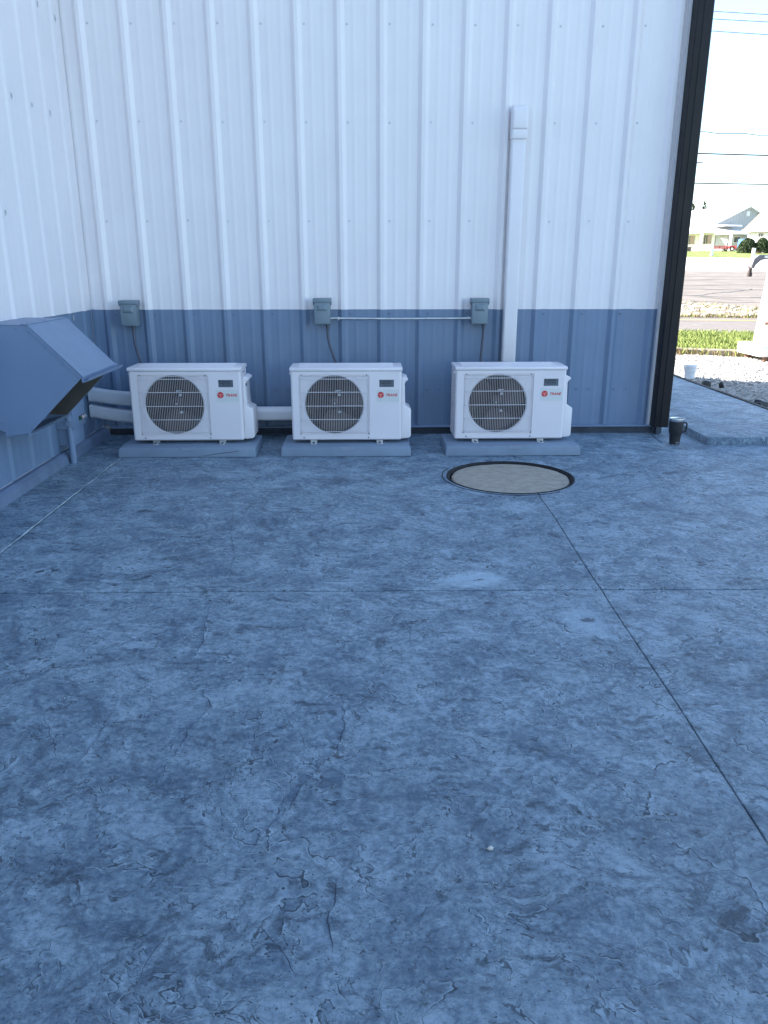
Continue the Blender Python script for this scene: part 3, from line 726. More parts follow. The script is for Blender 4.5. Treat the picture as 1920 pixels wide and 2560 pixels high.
# ================================================================== switch boxes, whips and conduit
BX = [(-1.822, 1.061, .873), (-.340, 1.075, .884), (.878, 1.074, .884)]
BL = ['grey switch box on the wall above the unit next to the vent hood', 'grey switch box at the hooded-vent end of the steel conduit', 'grey switch box at the line-cover end of the steel conduit']
WL = ['dark flexible conduit curving down to the unit next to the vent hood', 'dark flexible conduit curving down to the middle outdoor unit', 'dark flexible conduit hanging beside the tall line cover']
WP = [[(.017, 0, 0), (.014, 0, -.055), (.018, -.005, -.13), (.036, -.015, -.21), (.062, -.03, -.30), (.10, -.05, -.40)],
      [(.038, 0, 0), (.037, 0, -.09), (.050, -.005, -.16), (.072, -.015, -.225), (.106, -.03, -.315), (.15, -.05, -.40)],
      [(.037, 0, 0), (.036, 0, -.085), (.030, 0, -.18), (.022, -.005, -.29), (.02, -.02, -.40)]]
for i, (x, zt, zb) in enumerate(BX):
    h = zt-zb
    bx = thing('switch_box', BL[i], 'switch box', (x, -.036, zb), group='grey switch boxes on the wall')
    mb = MB(); mb.box(-.062, .062, -.085, 0, 0, h-.004); mb.build('enclosure', M['elec'], bx, bevel=.003)
    mb = MB(); mb.prism([(-.098, h-.024), (-.098, h+.002), (.0, h+.004), (.0, h-.04), (-.05, h-.05)], 'x', -.070, .070); mb.build('hood', M['elec'], bx, bevel=.002)
    mb = MB(); mb.box(-.060, .060, -.091, -.0855, .004, h-.022); door = mb.build('door', M['elec'], bx, bevel=.002)
    zc = h-.066
    mb = MB(); mb.add([(-.040, -.091, zc-.025), (.040, -.091, zc-.025), (.040, -.091, zc+.025), (-.040, -.091, zc+.025), (-.027, -.103, zc-.012), (.027, -.103, zc-.012), (.027, -.103, zc+.015), (-.027, -.103, zc+.015)],
           [(4, 5, 6, 7), (0, 1, 5, 4), (1, 2, 6, 5), (2, 3, 7, 6), (3, 0, 4, 7)]); mb.build('raised_panel', M['elec'], door, bevel=.002)
    mb = MB(); mb.lathe([(.001, -.005), (.004, -.004), (.004, 0)], 8, (0, -.088, .008), 'y'); mb.build('hasp', M['elec'], door)
    wp = [Vector(p)+Vector((x, -.085, zb)) for p in WP[i]]
    wh = thing('flexible_conduit', WL[i], 'conduit', wp[0], group='flexible conduits below the switch boxes')
    pts = []
    for a, b in zip(wp, wp[1:]):
        for k in range(8): pts.append(a.lerp(b, k/8)-wp[0])
    for _ in range(3): pts = [pts[0]]+[(pts[j-1]+pts[j]*2+pts[j+1])/4 for j in range(1, len(pts)-1)]+[pts[-1]]
    mb = MB(); mb.tube(pts, .0098, 10); mb.build('hose', M['whip'], wh, smooth=60)
    mb = MB(); mb.tube([(0, 0, .006), (0, 0, -.014)], .017, 12); mb.tube([(0, 0, -.014), (0, 0, -.034)], .0135, 12); mb.build('gland', M['whip'], wh, smooth=40)
cd = thing('steel_conduit', 'thin horizontal galvanised steel conduit between two switch boxes', 'conduit', (-.278, -.066, .9235))
mb = MB(); L = .816+.278
mb.tube([(.02, 0, .002), (.3, 0, -.0005), (L/2, 0, -.002), (L-.3, 0, -.0005), (L-.02, 0, .001)], .0085, 12); mb.build('pipe', M['galv'], cd, smooth=60)
for x0, x1 in ((0, .028), (L-.028, L)):
    mb = MB(); mb.tube([(x0, 0, .001), (x1, 0, .001)], .0115, 12); xm = x1-.004 if x0 == 0 else x0+.004
    mb.tube([(xm-.004, 0, .001), (xm+.004, 0, .001)], .0155, 6); mb.build('connector', M['galv'], cd, smooth=40)
mb = MB(); mb.box(.055, .067, -.012, .03, -.013, .013); mb.build('strap', M['galv'], cd, bevel=.002)

# ================================================================== line covers
lc = thing('line_set_cover', 'tall white vertical line cover with a capped top on the ribbed wall', 'line cover', (1.123, -.034, 0))
def coverprof(w, d): return [(-w/2, 0), (-w/2, -d*.80), (-w*.44, -d*.95), (-w*.38, -d), (w*.38, -d), (w*.44, -d*.95), (w/2, -d*.80), (w/2, 0)]
mb = MB(); mb.prism(coverprof(.108, .068), 'z', .50, 2.27); mb.build('channel', M['cover'], lc, bevel=.003)
mb = MB(); mb.tube([(0, -.035, .52), (0, -.06, .40), (0, -.10, .36)], .036, 14); mb.build('pipe_insulation', M['cover'], lc, smooth=60)
P1 = coverprof(.118, .080); mb = MB(); mb.prism(P1, 'z', 2.20, 2.262); cap = mb.build('wall_cap', M['cover'], lc, bevel=.003)
mb = MB(); vs = []; Z = [(2.262, 1.0), (2.272, 1.10), (2.37, 1.10), (2.40, 1.04), (2.417, .90), (2.424, .6)]
m = len(P1)
for z, s_ in Z: vs += [(x*(1 if s_ > .9 else .96), y*s_, z) for x, y in P1]
mb.add(vs, [(i*m+j, i*m+(j+1) % m, (i+1)*m+(j+1) % m, (i+1)*m+j) for i in range(len(Z)-1) for j in range(m)]+[tuple(range(m)), tuple(range((len(Z)-1)*m, len(Z)*m))])
mb.build('cap_dome', M['cover'], cap, bevel=.003)
for x in (-.044, .044):
    mb = MB(); mb.lathe([(.001, -.003), (.005, -.002), (.005, .003)], 8, (x, -.060, 2.232), 'y'); mb.build('cap_screw', M['whip'], cap)
hc = thing('line_set_cover', 'short white horizontal line cover low on the wall between two units', 'line cover', (-1.0, -.205, .21))
mb = MB(); mb.prism([(0, -.052), (-.045, -.052), (-.062, -.040), (-.062, .020), (-.045, .045), (-.02, .052), (0, .052)], 'x', 0, .62); mb.build('channel', M['cover'], hc, bevel=.003)
mb = MB(); mb.box(.05, .59, 0, .17, -.02, .02); mb.build('wall_bracket', M['dark'], hc)
def corrug(name, label, A, B, hgt, dep):
    A, B = Vector(A), Vector(B); L = (B-A).length; o = thing(name, label, 'duct', A, group='ribbed ducts behind the unit')
    mb = MB(); n = 46; vs = []; sec = []
    rr = .018
    for cx, cz, a0 in ((dep/2-rr, hgt/2-rr, 0), (-dep/2+rr, hgt/2-rr, 90), (-dep/2+rr, -hgt/2+rr, 180), (dep/2-rr, -hgt/2+rr, 270)):
        for k in range(4): sec.append((cx+rr*math.cos(R(a0+30*k)), cz+rr*math.sin(R(a0+30*k))))
    m = len(sec); rings = []
    for i in range(n):
        for f, s_ in ((.0, .955), (.2, 1.0), (.7, 1.0), (.9, .955)):
            t = (i+f)/n; c = (B-A)*t+Vector((0, 0, -.012*math.sin(math.pi*t)))
            rings.append([(c.x, c.y+y*s_, c.z+z*s_) for y, z in sec])
    vs = [v for g_ in rings for v in g_]
    mb.add(vs, [(i*m+j, i*m+(j+1) % m, (i+1)*m+(j+1) % m, (i+1)*m+j) for i in range(len(rings)-1) for j in range(m)]+[tuple(range(m)), tuple(range((len(rings)-1)*m, len(rings)*m))])
    mb.build('ribbed_sleeve', M['duct'], o, smooth=50)
    mb = MB(); mb.prism([(y*1.06, z*1.06) for y, z in sec], 'x', -.012, .012); mb.build('end_collar', M['duct'], o, bevel=.002)
    mb = MB(); mb.prism([(y*1.04+(B-A).y, z*1.04+(B-A).z) for y, z in sec], 'x', L-.022, L+.01); mb.build('end_collar', M['cover'], o, bevel=.002)
corrug('ribbed_duct', 'upper ribbed white duct between the side wall and an outdoor unit', (-2.115, -.30, .379), (-1.60, -.36, .345), .104, .075)
corrug('ribbed_duct', 'lower ribbed white duct between the side wall and an outdoor unit', (-2.115, -.30, .252), (-1.60, -.36, .205), .098, .075)

# ================================================================== vent hood on the side wall
hd = thing('vent_hood', 'large grey sheet-metal vent hood with sloping face on the side wall', 'vent hood', (XL, -1.85, 0))
HP = [(.0, 1.004), (.262, 1.0), (.534, .716), (.199, .395), (.059, .372), (.059, .40), (.0, .43)]
HL = .60
def side(y): mb = MB(); mb.prism([(x, z) for x, z in HP], 'y', y, y+.004); return mb.build('side_panel', M['hood'], hd)
side(0); side(HL-.004)
def strip(name, pa, pb, mat, t=.003, y0=-.002, y1=HL+.002, par=hd):
    a, b = Vector(pa), Vector(pb); d = (b-a).normalized(); nn = Vector((-d.y, d.x))*t
    mb = MB(); mb.prism([(a.x, a.y), (b.x, b.y), (b.x+nn.x, b.y+nn.y), (a.x+nn.x, a.y+nn.y)], 'y', y0, y1); return mb.build(name, M[mat], par)
strip('top_panel', (0, 1.005), (.264, 1.001), 'hood'); strip('sloping_panel', (.262, 1.002), (.536, .717), 'hood')
strip('bottom_panel', (.059, .370), (.200, .393), 'hood', -.003)
strip('top_flange', (.225, 1.006), (.265, 1.005), 'hood', .004, -.004, HL+.004)
mb = MB(); mb.prism([(.530, .722), (.538, .716), (.538, .690), (.566, .700), (.572, .712), (.575, .711), (.568, .694), (.534, .683), (.530, .690)], 'y', -.004, HL+.035); mb.build('drip_gutter', M['hood'], hd)
strip('lower_lip', (.192, .392), (.212, .385), 'trim', .004, -.012, HL)
strip('edge_flange', (.246, .993), (.520, .708), 'hood', .004, -.004, .0)
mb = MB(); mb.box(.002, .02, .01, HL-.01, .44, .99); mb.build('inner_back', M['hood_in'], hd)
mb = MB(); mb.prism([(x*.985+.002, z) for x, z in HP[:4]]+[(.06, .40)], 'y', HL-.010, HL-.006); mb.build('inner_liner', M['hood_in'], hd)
for (x, z) in ((.05, .992), (.20, .988), (.262, .965), (.345, .876), (.43, .787), (.49, .70), (.215, .425), (.045, .455), (.10, .385), (.145, .392)):
    mb = MB(); mb.lathe([(.001, -.003), (.004, -.0025), (.0065, -.0008), (.0065, .001)], 8, (x, -.001, z), 'y'); mb.build('rivet', M['hood'], hd)
for y in (.06, .3, .54):
    mb = MB(); mb.lathe([(.001, .005), (.005, .004), (.007, 0)], 8, (.24, y, 1.009)); mb.build('rivet', M['hood'], hd)
# control box with three buttons and its riser pipe
cb = thing('control_box', 'blue-grey wall control box with three round buttons under the vent hood', 'control box', (XL, -.98, .23))
mb = MB(); mb.box(.0, .124, 0, .245, .01, .215); mb.build('enclosure', M['hood'], cb, bevel=.004)
mb = MB(); mb.box(.0, .110, .03, .225, -.11, .008); mb.build('wireway', M['hood'], cb, bevel=.003)
for i, (y, mm) in enumerate(((.128, 'green'), (.176, 'pinkb'), (.222, 'clear'))):
    mb = MB(); mb.lathe([(.015, -.001), (.015, .006), (.012, .008), (.012, .014), (.009, .016), (.001, .016)], 16, (.124, y, .066), 'x'); bt = mb.build('button', M[mm], cb, smooth=40)
    mb = MB(); mb.lathe([(.0165, -.001), (.0165, .004), (.0125, .004)], 16, (.124, y, .066), 'x'); mb.build('bezel', M['ink'], bt)
rp = thing('riser_pipe', 'painted vertical pipe rising from the patio beside the side wall', 'pipe', (-2.052, -.965, 0))
mb = MB(); mb.tube([(0, 0, -.02), (0, 0, .33)], .022, 16); mb.build('pipe', M['hood'], rp, smooth=50)
mb = MB(); mb.tube([(0, 0, .30), (0, 0, .34)], .027, 16); mb.build('coupling', M['hood'], rp, smooth=40)
mb = MB(); mb.box(-.06, -.02, -.012, .012, .27, .29); mb.box(-.022, .028, -.027, -.020, .265, .297); mb.build('clamp', M['trim'], rp, bevel=.002)
# ================================================================== travel mug
mg = thing('travel_mug', 'black insulated travel mug with steel rim standing by the building corner', 'mug', (2.357, -.50, 0))
mb = MB(); mb.lathe([(.001, .001), (.034, .001), (.0365, .004), (.0375, .014), (.0375, .0145)], 40); mb.build('base_ring', M['steel'], mg, smooth=40)
mb = MB(); mb.lathe([(.0376, .014), (.0385, .020), (.0425, .078), (.0445, .090), (.051, .106), (.0525, .113), (.0535, .190)], 40); mb.build('body', M['mugb'], mg, smooth=50)
mb = MB(); mb.lathe([(.0525, .189), (.0532, .191), (.0545, .207), (.0540, .210), (.0515, .210), (.0500, .203), (.0495, .196)], 40); mb.build('rim', M['steel'], mg, smooth=40)
mb = MB(); mb.lathe([(.0495, .198), (.046, .2025), (.044, .199), (.001, .199)], 40); mb.build('lid', M['lid'], mg, smooth=40)
mb = MB()
mb.tube([(.049, -.004, .176), (.060, -.004, .178), (.070, -.004, .177), (.077, -.004, .171), (.079, -.004, .160), (.078, -.004, .125), (.074, -.004, .112), (.064, -.004, .108), (.050, -.004, .107)], .0065, 8); mb.build('handle', M['mugb'], mg, smooth=60)
mb = MB(); mb.lathe([(.0545, .100), (.0550, .103), (.0550, .112), (.0545, .115)], 40)
tx = text('mug_lettering', 'YETI', M['greyink'], mg, .0165, (0, 0, 0), rot=(0, 0, 0), bold=.0006, align='CENTER')
for v in tx.data.vertices:
    zz = .022+v.co.y; rr_ = .0388+.0040*(zz-.020)/.058+.0006+v.co.z; a_ = R(-78)+v.co.x/.040
    v.co = (rr_*math.cos(a_), rr_*math.sin(a_), zz)

# ================================================================== along the raised walk: edging, clods, pail
mb = MB(); ed = []
for y in lin(-.1, 5.2, 40): ed.append((3.705+.006*mnoise.noise(Vector((0, y, 0))), y, .0+.012*mnoise.noise(Vector((3, y*.7, 0)))))
mb.add([p for x, y, z in ed for p in ((x-.030, y, -.13), (x-.030, y, z+.066), (x+.022, y, z+.060), (x+.022, y, -.13))],
       [(i*4+j, (i+1)*4+j, (i+1)*4+j+1, i*4+j+1) for i in range(39) for j in range(3)]+[(0, 1, 2, 3), (156, 157, 158, 159)])
tag(mb.build('edging_board', mk('edging_dark', (.045, .042, .045), .8, .3, 12)), 'dark edging board along the raised concrete walk', 'edging')
mb = MB(); mb.tube([(3.80+.02*math.sin(y*2.1), y, -.068+.02*abs(math.sin(y*3))) for y in lin(-.05, 3.4, 40)], .012, 8)
tag(mb.build('black_hose', M['black'], smooth=60), 'thin black hose lying on gravel next to the edging board', 'hose')
def clod(x, y, z, s, lab, seed):
    rng = random.Random(seed); vs, fs = rock_data(rng, 2); mb = MB()
    mb.add([(a*s[0], b*s[1], c*s[2]) for a, b, c in vs], fs); tag(mb.build('dark_rock', M['black'], smooth=30, loc=(x, y, z)), lab, 'rock', 'dark lumps at the edge of the walk')
mb = MB(); mb.prism([(-.06, -.08), (.06, -.08), (.045, .075), (-.035, .08)], 'y', -.04, .04)
tag(mb.build('dark_block', M['black'], bevel=.012, loc=(3.87, 2.55, -.015)), 'squat black block by the edging board near the small pail', 'block')
clod(4.30, 3.10, -.075, (.035, .03, .045), 'small black stone out on the shaded gravel', 2)
clod(4.02, 1.55, -.05, (.085, .06, .06), 'large dark lump lying against the black hose', 3)
clod(4.28, 1.62, -.07, (.05, .05, .05), 'dark round lump on gravel beside a larger lump', 5)
pl = thing('pail', 'small white lidded pail standing on the gravel at the shadow edge', 'pail', (4.21, 3.90, -.11))
mb = MB(); mb.lathe([(.001, 0), (.078, 0), (.082, .004), (.092, .155)], 32); mb.build('body', M['bucket'], pl, smooth=40)
mb = MB(); mb.lathe([(.092, .15), (.098, .151), (.099, .170), (.102, .172), (.103, .196), (.098, .203), (.092, .199), (.001, .199)], 32); mb.build('lid', M['bucket'], pl, smooth=40)
mb = MB(); mb.tube([(.097*math.cos(a), -.02-.075*math.sin(a), .16-.06*math.sin(a)) for a in [math.pi*i/16 for i in range(17)]], .0025, 6); mb.build('bail_handle', M['galv'], pl)

# ---- gravel stones: nobody could count them
rng = random.Random(3); shapes = [rock_data(random.Random(i), 1) for i in range(6)]
mb = MB()
for i in range(20000):
    x = 3.72+rng.random()**1.2*6.0; y = rng.uniform(-.3, 7.2)
    if y > 6.85-.36*(x-5.2) or x > 4.8+.75*(y+2.2): continue
    s = rng.uniform(.006, .017)*(1.25 if y > 3 else 1); vs, fs = shapes[i % 6]; a = rng.uniform(0, 6.28); ca, sa = math.cos(a)*s, math.sin(a)*s
    z = -.105+gz(x, y)+s*.25
    mb.add([(x+vx*ca-vy*sa, y+vx*sa+vy*ca, z+vz*s*.7) for vx, vy, vz in vs], fs)
tag(mb.build('gravel_stones', M['stone']), 'loose grey gravel stones covering the yard', 'gravel', kind='stuff')
# ---- timbers at the end of the gravel
def tl(x): return 6.98-.36*(x-5.2)
TLAB = ['old weathered landscape timber half buried in weeds, beside the dark corner post', 'old weathered landscape timber in the middle of the row edging the grass', 'old weathered landscape timber running up to the white cabinet']
for i, (xa, xb) in enumerate(((4.3, 5.55), (5.57, 6.75), (6.77, 9.2))):
    o = thing('landscape_timber', TLAB[i], 'timber', (xa, tl(xa), -.12), group='timbers between gravel and grass')
    mb = MB(); n = 12; vs = []
    for t in lin(0, 1, n):
        x = (xb-xa)*t; y = tl(xa+x)-tl(xa); j = mnoise.noise(Vector((xa+x*3, 0, 0)))*.012
        vs += [(x, y-.055+j, -.05), (x, y-.06+j, .10+j*.6), (x, y+.06, .115+j*.6), (x, y+.06, -.05)]
    mb.add(vs, [(a*4+b, (a+1)*4+b, (a+1)*4+(b+1) % 4, a*4+(b+1) % 4) for a in range(n-1) for b in range(4)]+[(0, 1, 2, 3), ((n-1)*4, (n-1)*4+1, (n-1)*4+2, (n-1)*4+3)])
    mb.build('beam', M['timber'], o, bevel=.008, seg=1)
# ---- grass strip, weeds, verge rocks
def blades(mb, rng, n, fx, h0, h1, w):
    for _ in range(n):
        x, y, z = fx(rng); h = rng.uniform(h0, h1); a = rng.uniform(0, 6.28); dx, dy = math.cos(a)*w, math.sin(a)*w
        bx, by = rng.uniform(-.5, .5)*h, rng.uniform(-.5, .5)*h
        mb.add([(x-dx, y-dy, z), (x+dx, y+dy, z), (x+bx*.4, y+by*.4, z+h*.7), (x+bx, y+by, z+h)], [(0, 1, 2), (2, 1, 3)])
def strip_pt(rng):
    x = rng.uniform(4.8, 11.5); y0 = tl(x)+.07; y1 = road0(x)-.05; return x, y0+(y1-y0)*rng.random(), -.15
mb = MB(); blades(mb, random.Random(1), 30000, strip_pt, .05, .13, .007)
tag(mb.build('grass', M['grass']), 'green grass strip between the timbers and the road', 'grass', kind='stuff')
mb = MB(); rr = random.Random(9)
def weed_pt(rng):
    x = rng.choice([rng.uniform(4.6, 7.5), rng.gauss(6.4, .35), rng.gauss(5.2, .15)]); return x, tl(x)-.10+rng.gauss(0, .035), -.11
blades(mb, rr, 330, weed_pt, .03, .14, .006)
tag(mb.build('dry_weeds', M['straw']), 'dry tan weeds growing along the timbers', 'weeds', kind='stuff')
mb = MB(); blades(mb, random.Random(19), 200, lambda r: ((lambda x: (x, tl(x)-.10+r.gauss(0, .03), -.11))(r.choice([r.uniform(4.4, 6.4), r.gauss(4.95, .12)]))), .04, .16, .008)
tag(mb.build('green_weeds', M['grass']), 'green weed tufts at the foot of the timbers', 'weeds', kind='stuff')
mb = MB(); rng = random.Random(12)
for i in range(2600):
    x = rng.uniform(8, 14.5); y0 = road1(x)+.3; y1 = lot0(x)
    if y1 < y0+.3: continue
    y = y0+(y1-y0)*rng.random(); s = rng.uniform(.05, .17); vs, fs = shapes[i % 6]; a = rng.uniform(0, 6.28); ca, sa = math.cos(a)*s, math.sin(a)*s
    if x > 11.6 and rng.random() < .75: continue
    mb.add([(x+vx*ca-vy*sa, y+vx*sa+vy*ca, zf(y)+vz*s*.6+s*.2) for vx, vy, vz in vs], fs)
tag(mb.build('verge_rocks', M['stone2']), 'pale broken rocks heaped on the verge beyond the road', 'rocks', kind='stuff')
def verge_pt(rng):
    x = rng.uniform(8, 14.5); y0 = road1(x)+.05; y1 = max(y0+.1, lot0(x)); t = rng.random()
    if x < 11.3: t = t*t*.6
    return x, y0+(y1-y0)*t, -.14
mb = MB(); blades(mb, random.Random(4), 2600, verge_pt, .05, .20, .012)
tag(mb.build('verge_weeds', M['straw']), 'dry brownish weeds on the verge beyond the road', 'weeds', kind='stuff')
mb = MB(); blades(mb, random.Random(14), 2200, verge_pt, .05, .16, .012)
tag(mb.build('verge_grass', M['grass']), 'green grass tufts on the verge beyond the road', 'grass', kind='stuff')
def lawn_pt(rng):
    x = rng.uniform(24, 52); y0 = 75-.30*(x-32); y = y0+(99-y0)*rng.random(); return x, y, zf(y)
mb = MB(); blades(mb, random.Random(24), 15000, lawn_pt, .03, .07, .025)
tag(mb.build('lawn_grass', mat_stone('lawn_blades', (.16, .21, .04), (.24, .28, .08))), 'mown lawn grass on the rise before the houses', 'grass', kind='stuff')

# ================================================================== white cabinet and gooseneck trailer
wc = thing('white_cabinet', 'tall white steel cabinet on a low plinth standing on the gravel', 'cabinet', (6.03, 5.71, -.11))
mb = MB(); mb.add([(.225, .12, .256), (1.25, .12, .256), (1.25, .765, .256), (.225, .765, .256), (.335, .12, 1.75), (1.25, .12, 1.75), (1.25, .765, 1.75), (.335, .765, 1.75)], [(0, 3, 2, 1), (4, 5, 6, 7), (0, 1, 5, 4), (1, 2, 6, 5), (2, 3, 7, 6), (3, 0, 4, 7)]); mb.build('body', M['truckw'], wc, bevel=.02)
mb = MB(); mb.box(0, 1.40, 0, .79, .085, .254); mb.build('plinth', M['truckw'], wc, bevel=.012)
for (x, y) in ((.10, .05), (1.22, .05), (.10, .64), (1.22, .64)):
    mb = MB(); mb.box(x, x+.08, y, y+.08, -.03, .086); mb.build('foot', M['rust'], wc, bevel=.006)
mb = MB(); mb.lathe([(.001, -.05), (.022, -.045), (.028, -.01), (.028, .004)], 14, (.249, .40, .56), 'x'); mb.build('knob', M['rust'], wc, smooth=40)
mb = MB(); mb.lathe([(.085, 0), (.085, -.008), (.07, -.010), (.07, 0)], 24, (.279, .36, .98), 'x'); mb.build('round_bezel', M['gplate'], wc, smooth=40)
gt = thing('gooseneck_trailer', 'grey gooseneck trailer whose hitch arm reaches over the lot', 'trailer', (10.55, 16.0, -.12))
mb = MB(); mb.prism([(-.02, 1.42), (.02, 1.60), (.16, 1.71), (2.6, 1.78), (2.6, 1.60), (.35, 1.60), (.22, 1.57), (.08, 1.44), (.06, 1.36), (-.01, 1.36)], 'y', -.14, .14); mb.build('neck', M['gplate'], gt, bevel=.01)
mb = MB(); mb.prism([(.30, 1.63), (2.5, 1.655), (2.5, 1.74), (.30, 1.69)], 'y', -.146, -.1405); mb.build('white_band', M['postw'], gt)
mb = MB(); mb.tube([(.015, 0, 1.40), (.015, 0, 1.18)], .05, 12); mb.tube([(.015, 0, 1.24), (.015, 0, 1.14)], .065, 12); mb.build('coupler', mk('coupler_dark', (.045, .028, .025), .6), gt, smooth=40)
mb = MB(); mb.prism([(2.45, .75), (2.7, .75), (2.7, 1.78), (2.45, 1.78)], 'y', -.5, .5); mb.build('riser', M['gplate'], gt, bevel=.01)
mb = MB(); mb.box(2.6, 8.6, -1.2, 1.2, .72, .86); mb.build('deck', M['timber'], gt, bevel=.01)
mb = MB(); mb.tube([(2.58, 0, .8), (2.58, 0, 0)], .06, 10); mb.build('jack', M['gplate'], gt)
for x in (5.9, 6.8):
    for y in (-1.1, 1.1):
        mb = MB(); mb.lathe([(.18, -.11), (.36, -.11), (.38, -.08), (.38, .08), (.36, .11), (.18, .11)], 24, (x, y, .38), 'y'); w = mb.build('wheel', M['tyre'], gt, smooth=40)
        mb = MB(); mb.lathe([(.001, -.06), (.10, -.08), (.18, -.09), (.19, .0)], 20, (x, y, .38), 'y'); mb.build('rim', M['rim'], w, smooth=40)

# ================================================================== lawn posts, far houses
for (x, y, h, lab) in ((35.5, 77.6, .74, 'white square post on the lawn slope before the porch'), (38.0, 73.8, .88, 'white square post on the lawn slope, standing off the hedges')):
    mb = MB(); mb.prism([(-.14, -.12), (.14, -.12), (.14, .12), (-.14, .12)], 'z', -.15, h); o = mb.build('lawn_post', M['postw'], bevel=.02, loc=(x, y, zf(y)))
    tag(o, lab, 'post', 'white posts on the lawn')
def frame(o, r, w):   # local frame helper: returns function (u along w, v along -r, z)
    return lambda u, v, z: (o[0]+w[0]*u-r[0]*v, o[1]+w[1]*u-r[1]*v, z)
class HB(MB):
    def hbox(s, F, u0, u1, v0, v1, z0, z1):
        return s.add([F(u0, v0, z0), F(u1, v0, z0), F(u1, v1, z0), F(u0, v1, z0), F(u0, v0, z1), F(u1, v0, z1), F(u1, v1, z1), F(u0, v1, z1)],
                     [(0, 3, 2, 1), (4, 5, 6, 7), (0, 1, 5, 4), (1, 2, 6, 5), (2, 3, 7, 6), (3, 0, 4, 7)])
r_ = (-.40, .917); w_ = (.917, .40)
zb = 3.05
bh = thing('long_house', 'long white house with grey shaded gable and white roof up on the rise', 'house', (0, 0, 0))
F = frame((46.8, 104), r_, w_)     # u across the gable, v towards the camera (negative = back along the ridge)
mb = HB(); mb.hbox(F, 0, 11, -30, 0, zb-.4, 6.75); mb.build('wall', M['hwhite'], bh)
mb = HB(); mb.add([F(0, .03, zb-.4), F(11, .03, zb-.4), F(11, .03, 6.75), F(5.5, .03, 8.85), F(0, .03, 6.75), F(0, -.02, zb-.4), F(11, -.02, zb-.4), F(11, -.02, 6.75), F(5.5, -.02, 8.85), F(0, -.02, 6.75)], [(0, 1, 2, 3, 4), (9, 8, 7, 6, 5), (0, 5, 6, 1), (1, 6, 7, 2), (2, 7, 8, 3), (3, 8, 9, 4), (4, 9, 5, 0)]); gw = mb.build('gable_wall', M['hgrey'], bh)
for k in range(1, 22):
    u_ = k*.5; top = 6.75+2.1*(1-abs(u_-5.5)/5.5)-.1
    mb = HB(); mb.hbox(F, u_-.03, u_+.03, .03, .055, zb, top); mb.build('batten', M['hgrey'], gw)
mb = HB(); mb.hbox(F, 5.2, 5.8, .03, .10, 7.7, 8.3); mb.build('gable_vent', M['hwhite'], gw)
for sgn, u0 in ((1, -.35), (-1, 11.35)):
    mb = HB(); mb.add([F(u0, .4, 6.68), F(5.5, .4, 8.95), F(5.5, -30.3, 8.95), F(u0, -30.3, 6.68), F(u0, .4, 6.56), F(5.5, .4, 8.83), F(5.5, -30.3, 8.83), F(u0, -30.3, 6.56)], [(0, 1, 2, 3), (7, 6, 5, 4), (0, 4, 5, 1), (3, 2, 6, 7), (0, 3, 7, 4), (1, 5, 6, 2)]); mb.build('roof_slope', M['hroofw'], bh)
# lean-to porch on the corner
mb = HB(); mb.hbox(F, .1, 3.4, .06, 2.0, zb-.3, 5.2); aw = mb.build('porch_wall', M['hgrey'], bh)
mb = HB(); mb.hbox(F, 1.2, 2.45, 2.0, 2.06, 4.15, 4.95); win = mb.build('window', M['hwhite'], bh)
for ua in (1.26, 1.86):
    mb = HB(); mb.hbox(F, ua, ua+.53, 2.06, 2.075, 4.21, 4.89); mb.build('pane', M['glass'], win)
mb = HB(); mb.add([F(-1.6, 4.2, 5.35), F(4.6, 4.2, 5.35), F(3.9, .06, 6.0), F(-.3, .06, 6.0), F(-1.6, 4.2, 5.15), F(4.6, 4.2, 5.15), F(3.9, .06, 5.2), F(-.3, .06, 5.2)], [(0, 1, 2, 3), (7, 6, 5, 4), (0, 4, 5, 1), (1, 5, 6, 2), (2, 6, 7, 3), (3, 7, 4, 0)]); mb.build('porch_roof', M['hroofw'], bh)
mb = HB(); mb.hbox(F, -.3, 3.0, .06, 1.6, 6.25, 6.45); mb.build('upper_canopy', M['hwhite'], bh)
for (u_, v_) in ((-1.3, 3.9), (4.2, 3.9), (3.7, 3.9)):
    mb = HB(); mb.hbox(F, u_-.13, u_+.13, v_-.13, v_+.13, zb-.3, 5.15); mb.build('porch_post', M['hwhite'], bh)
# windows and columns along the sunny side
for v_ in (-1.5, -4.5, -7.5, -11):
    mb = HB(); mb.hbox(F, -.06, 0, v_-1.1, v_+1.1, 4.0, 5.3); win = mb.build('window', M['hwhite'], bh)
    for k in (-1.02, .04):
        mb = HB(); mb.hbox(F, -.075, -.06, v_+k, v_+k+.98, 4.08, 5.22); mb.build('pane', M['glass'], win)
mb = HB(); mb.hbox(F, -2.3, -.01, -16, 0, 5.42, 5.6); mb.build('side_porch_roof', M['hwhite'], bh)
for v_ in (-.3, -3.4, -6.6, -9.8):
    mb = HB(); mb.hbox(F, -2.2, -1.9, v_-.15, v_+.15, zb-.3, 5.42); mb.build('porch_post', M['hwhite'], bh)
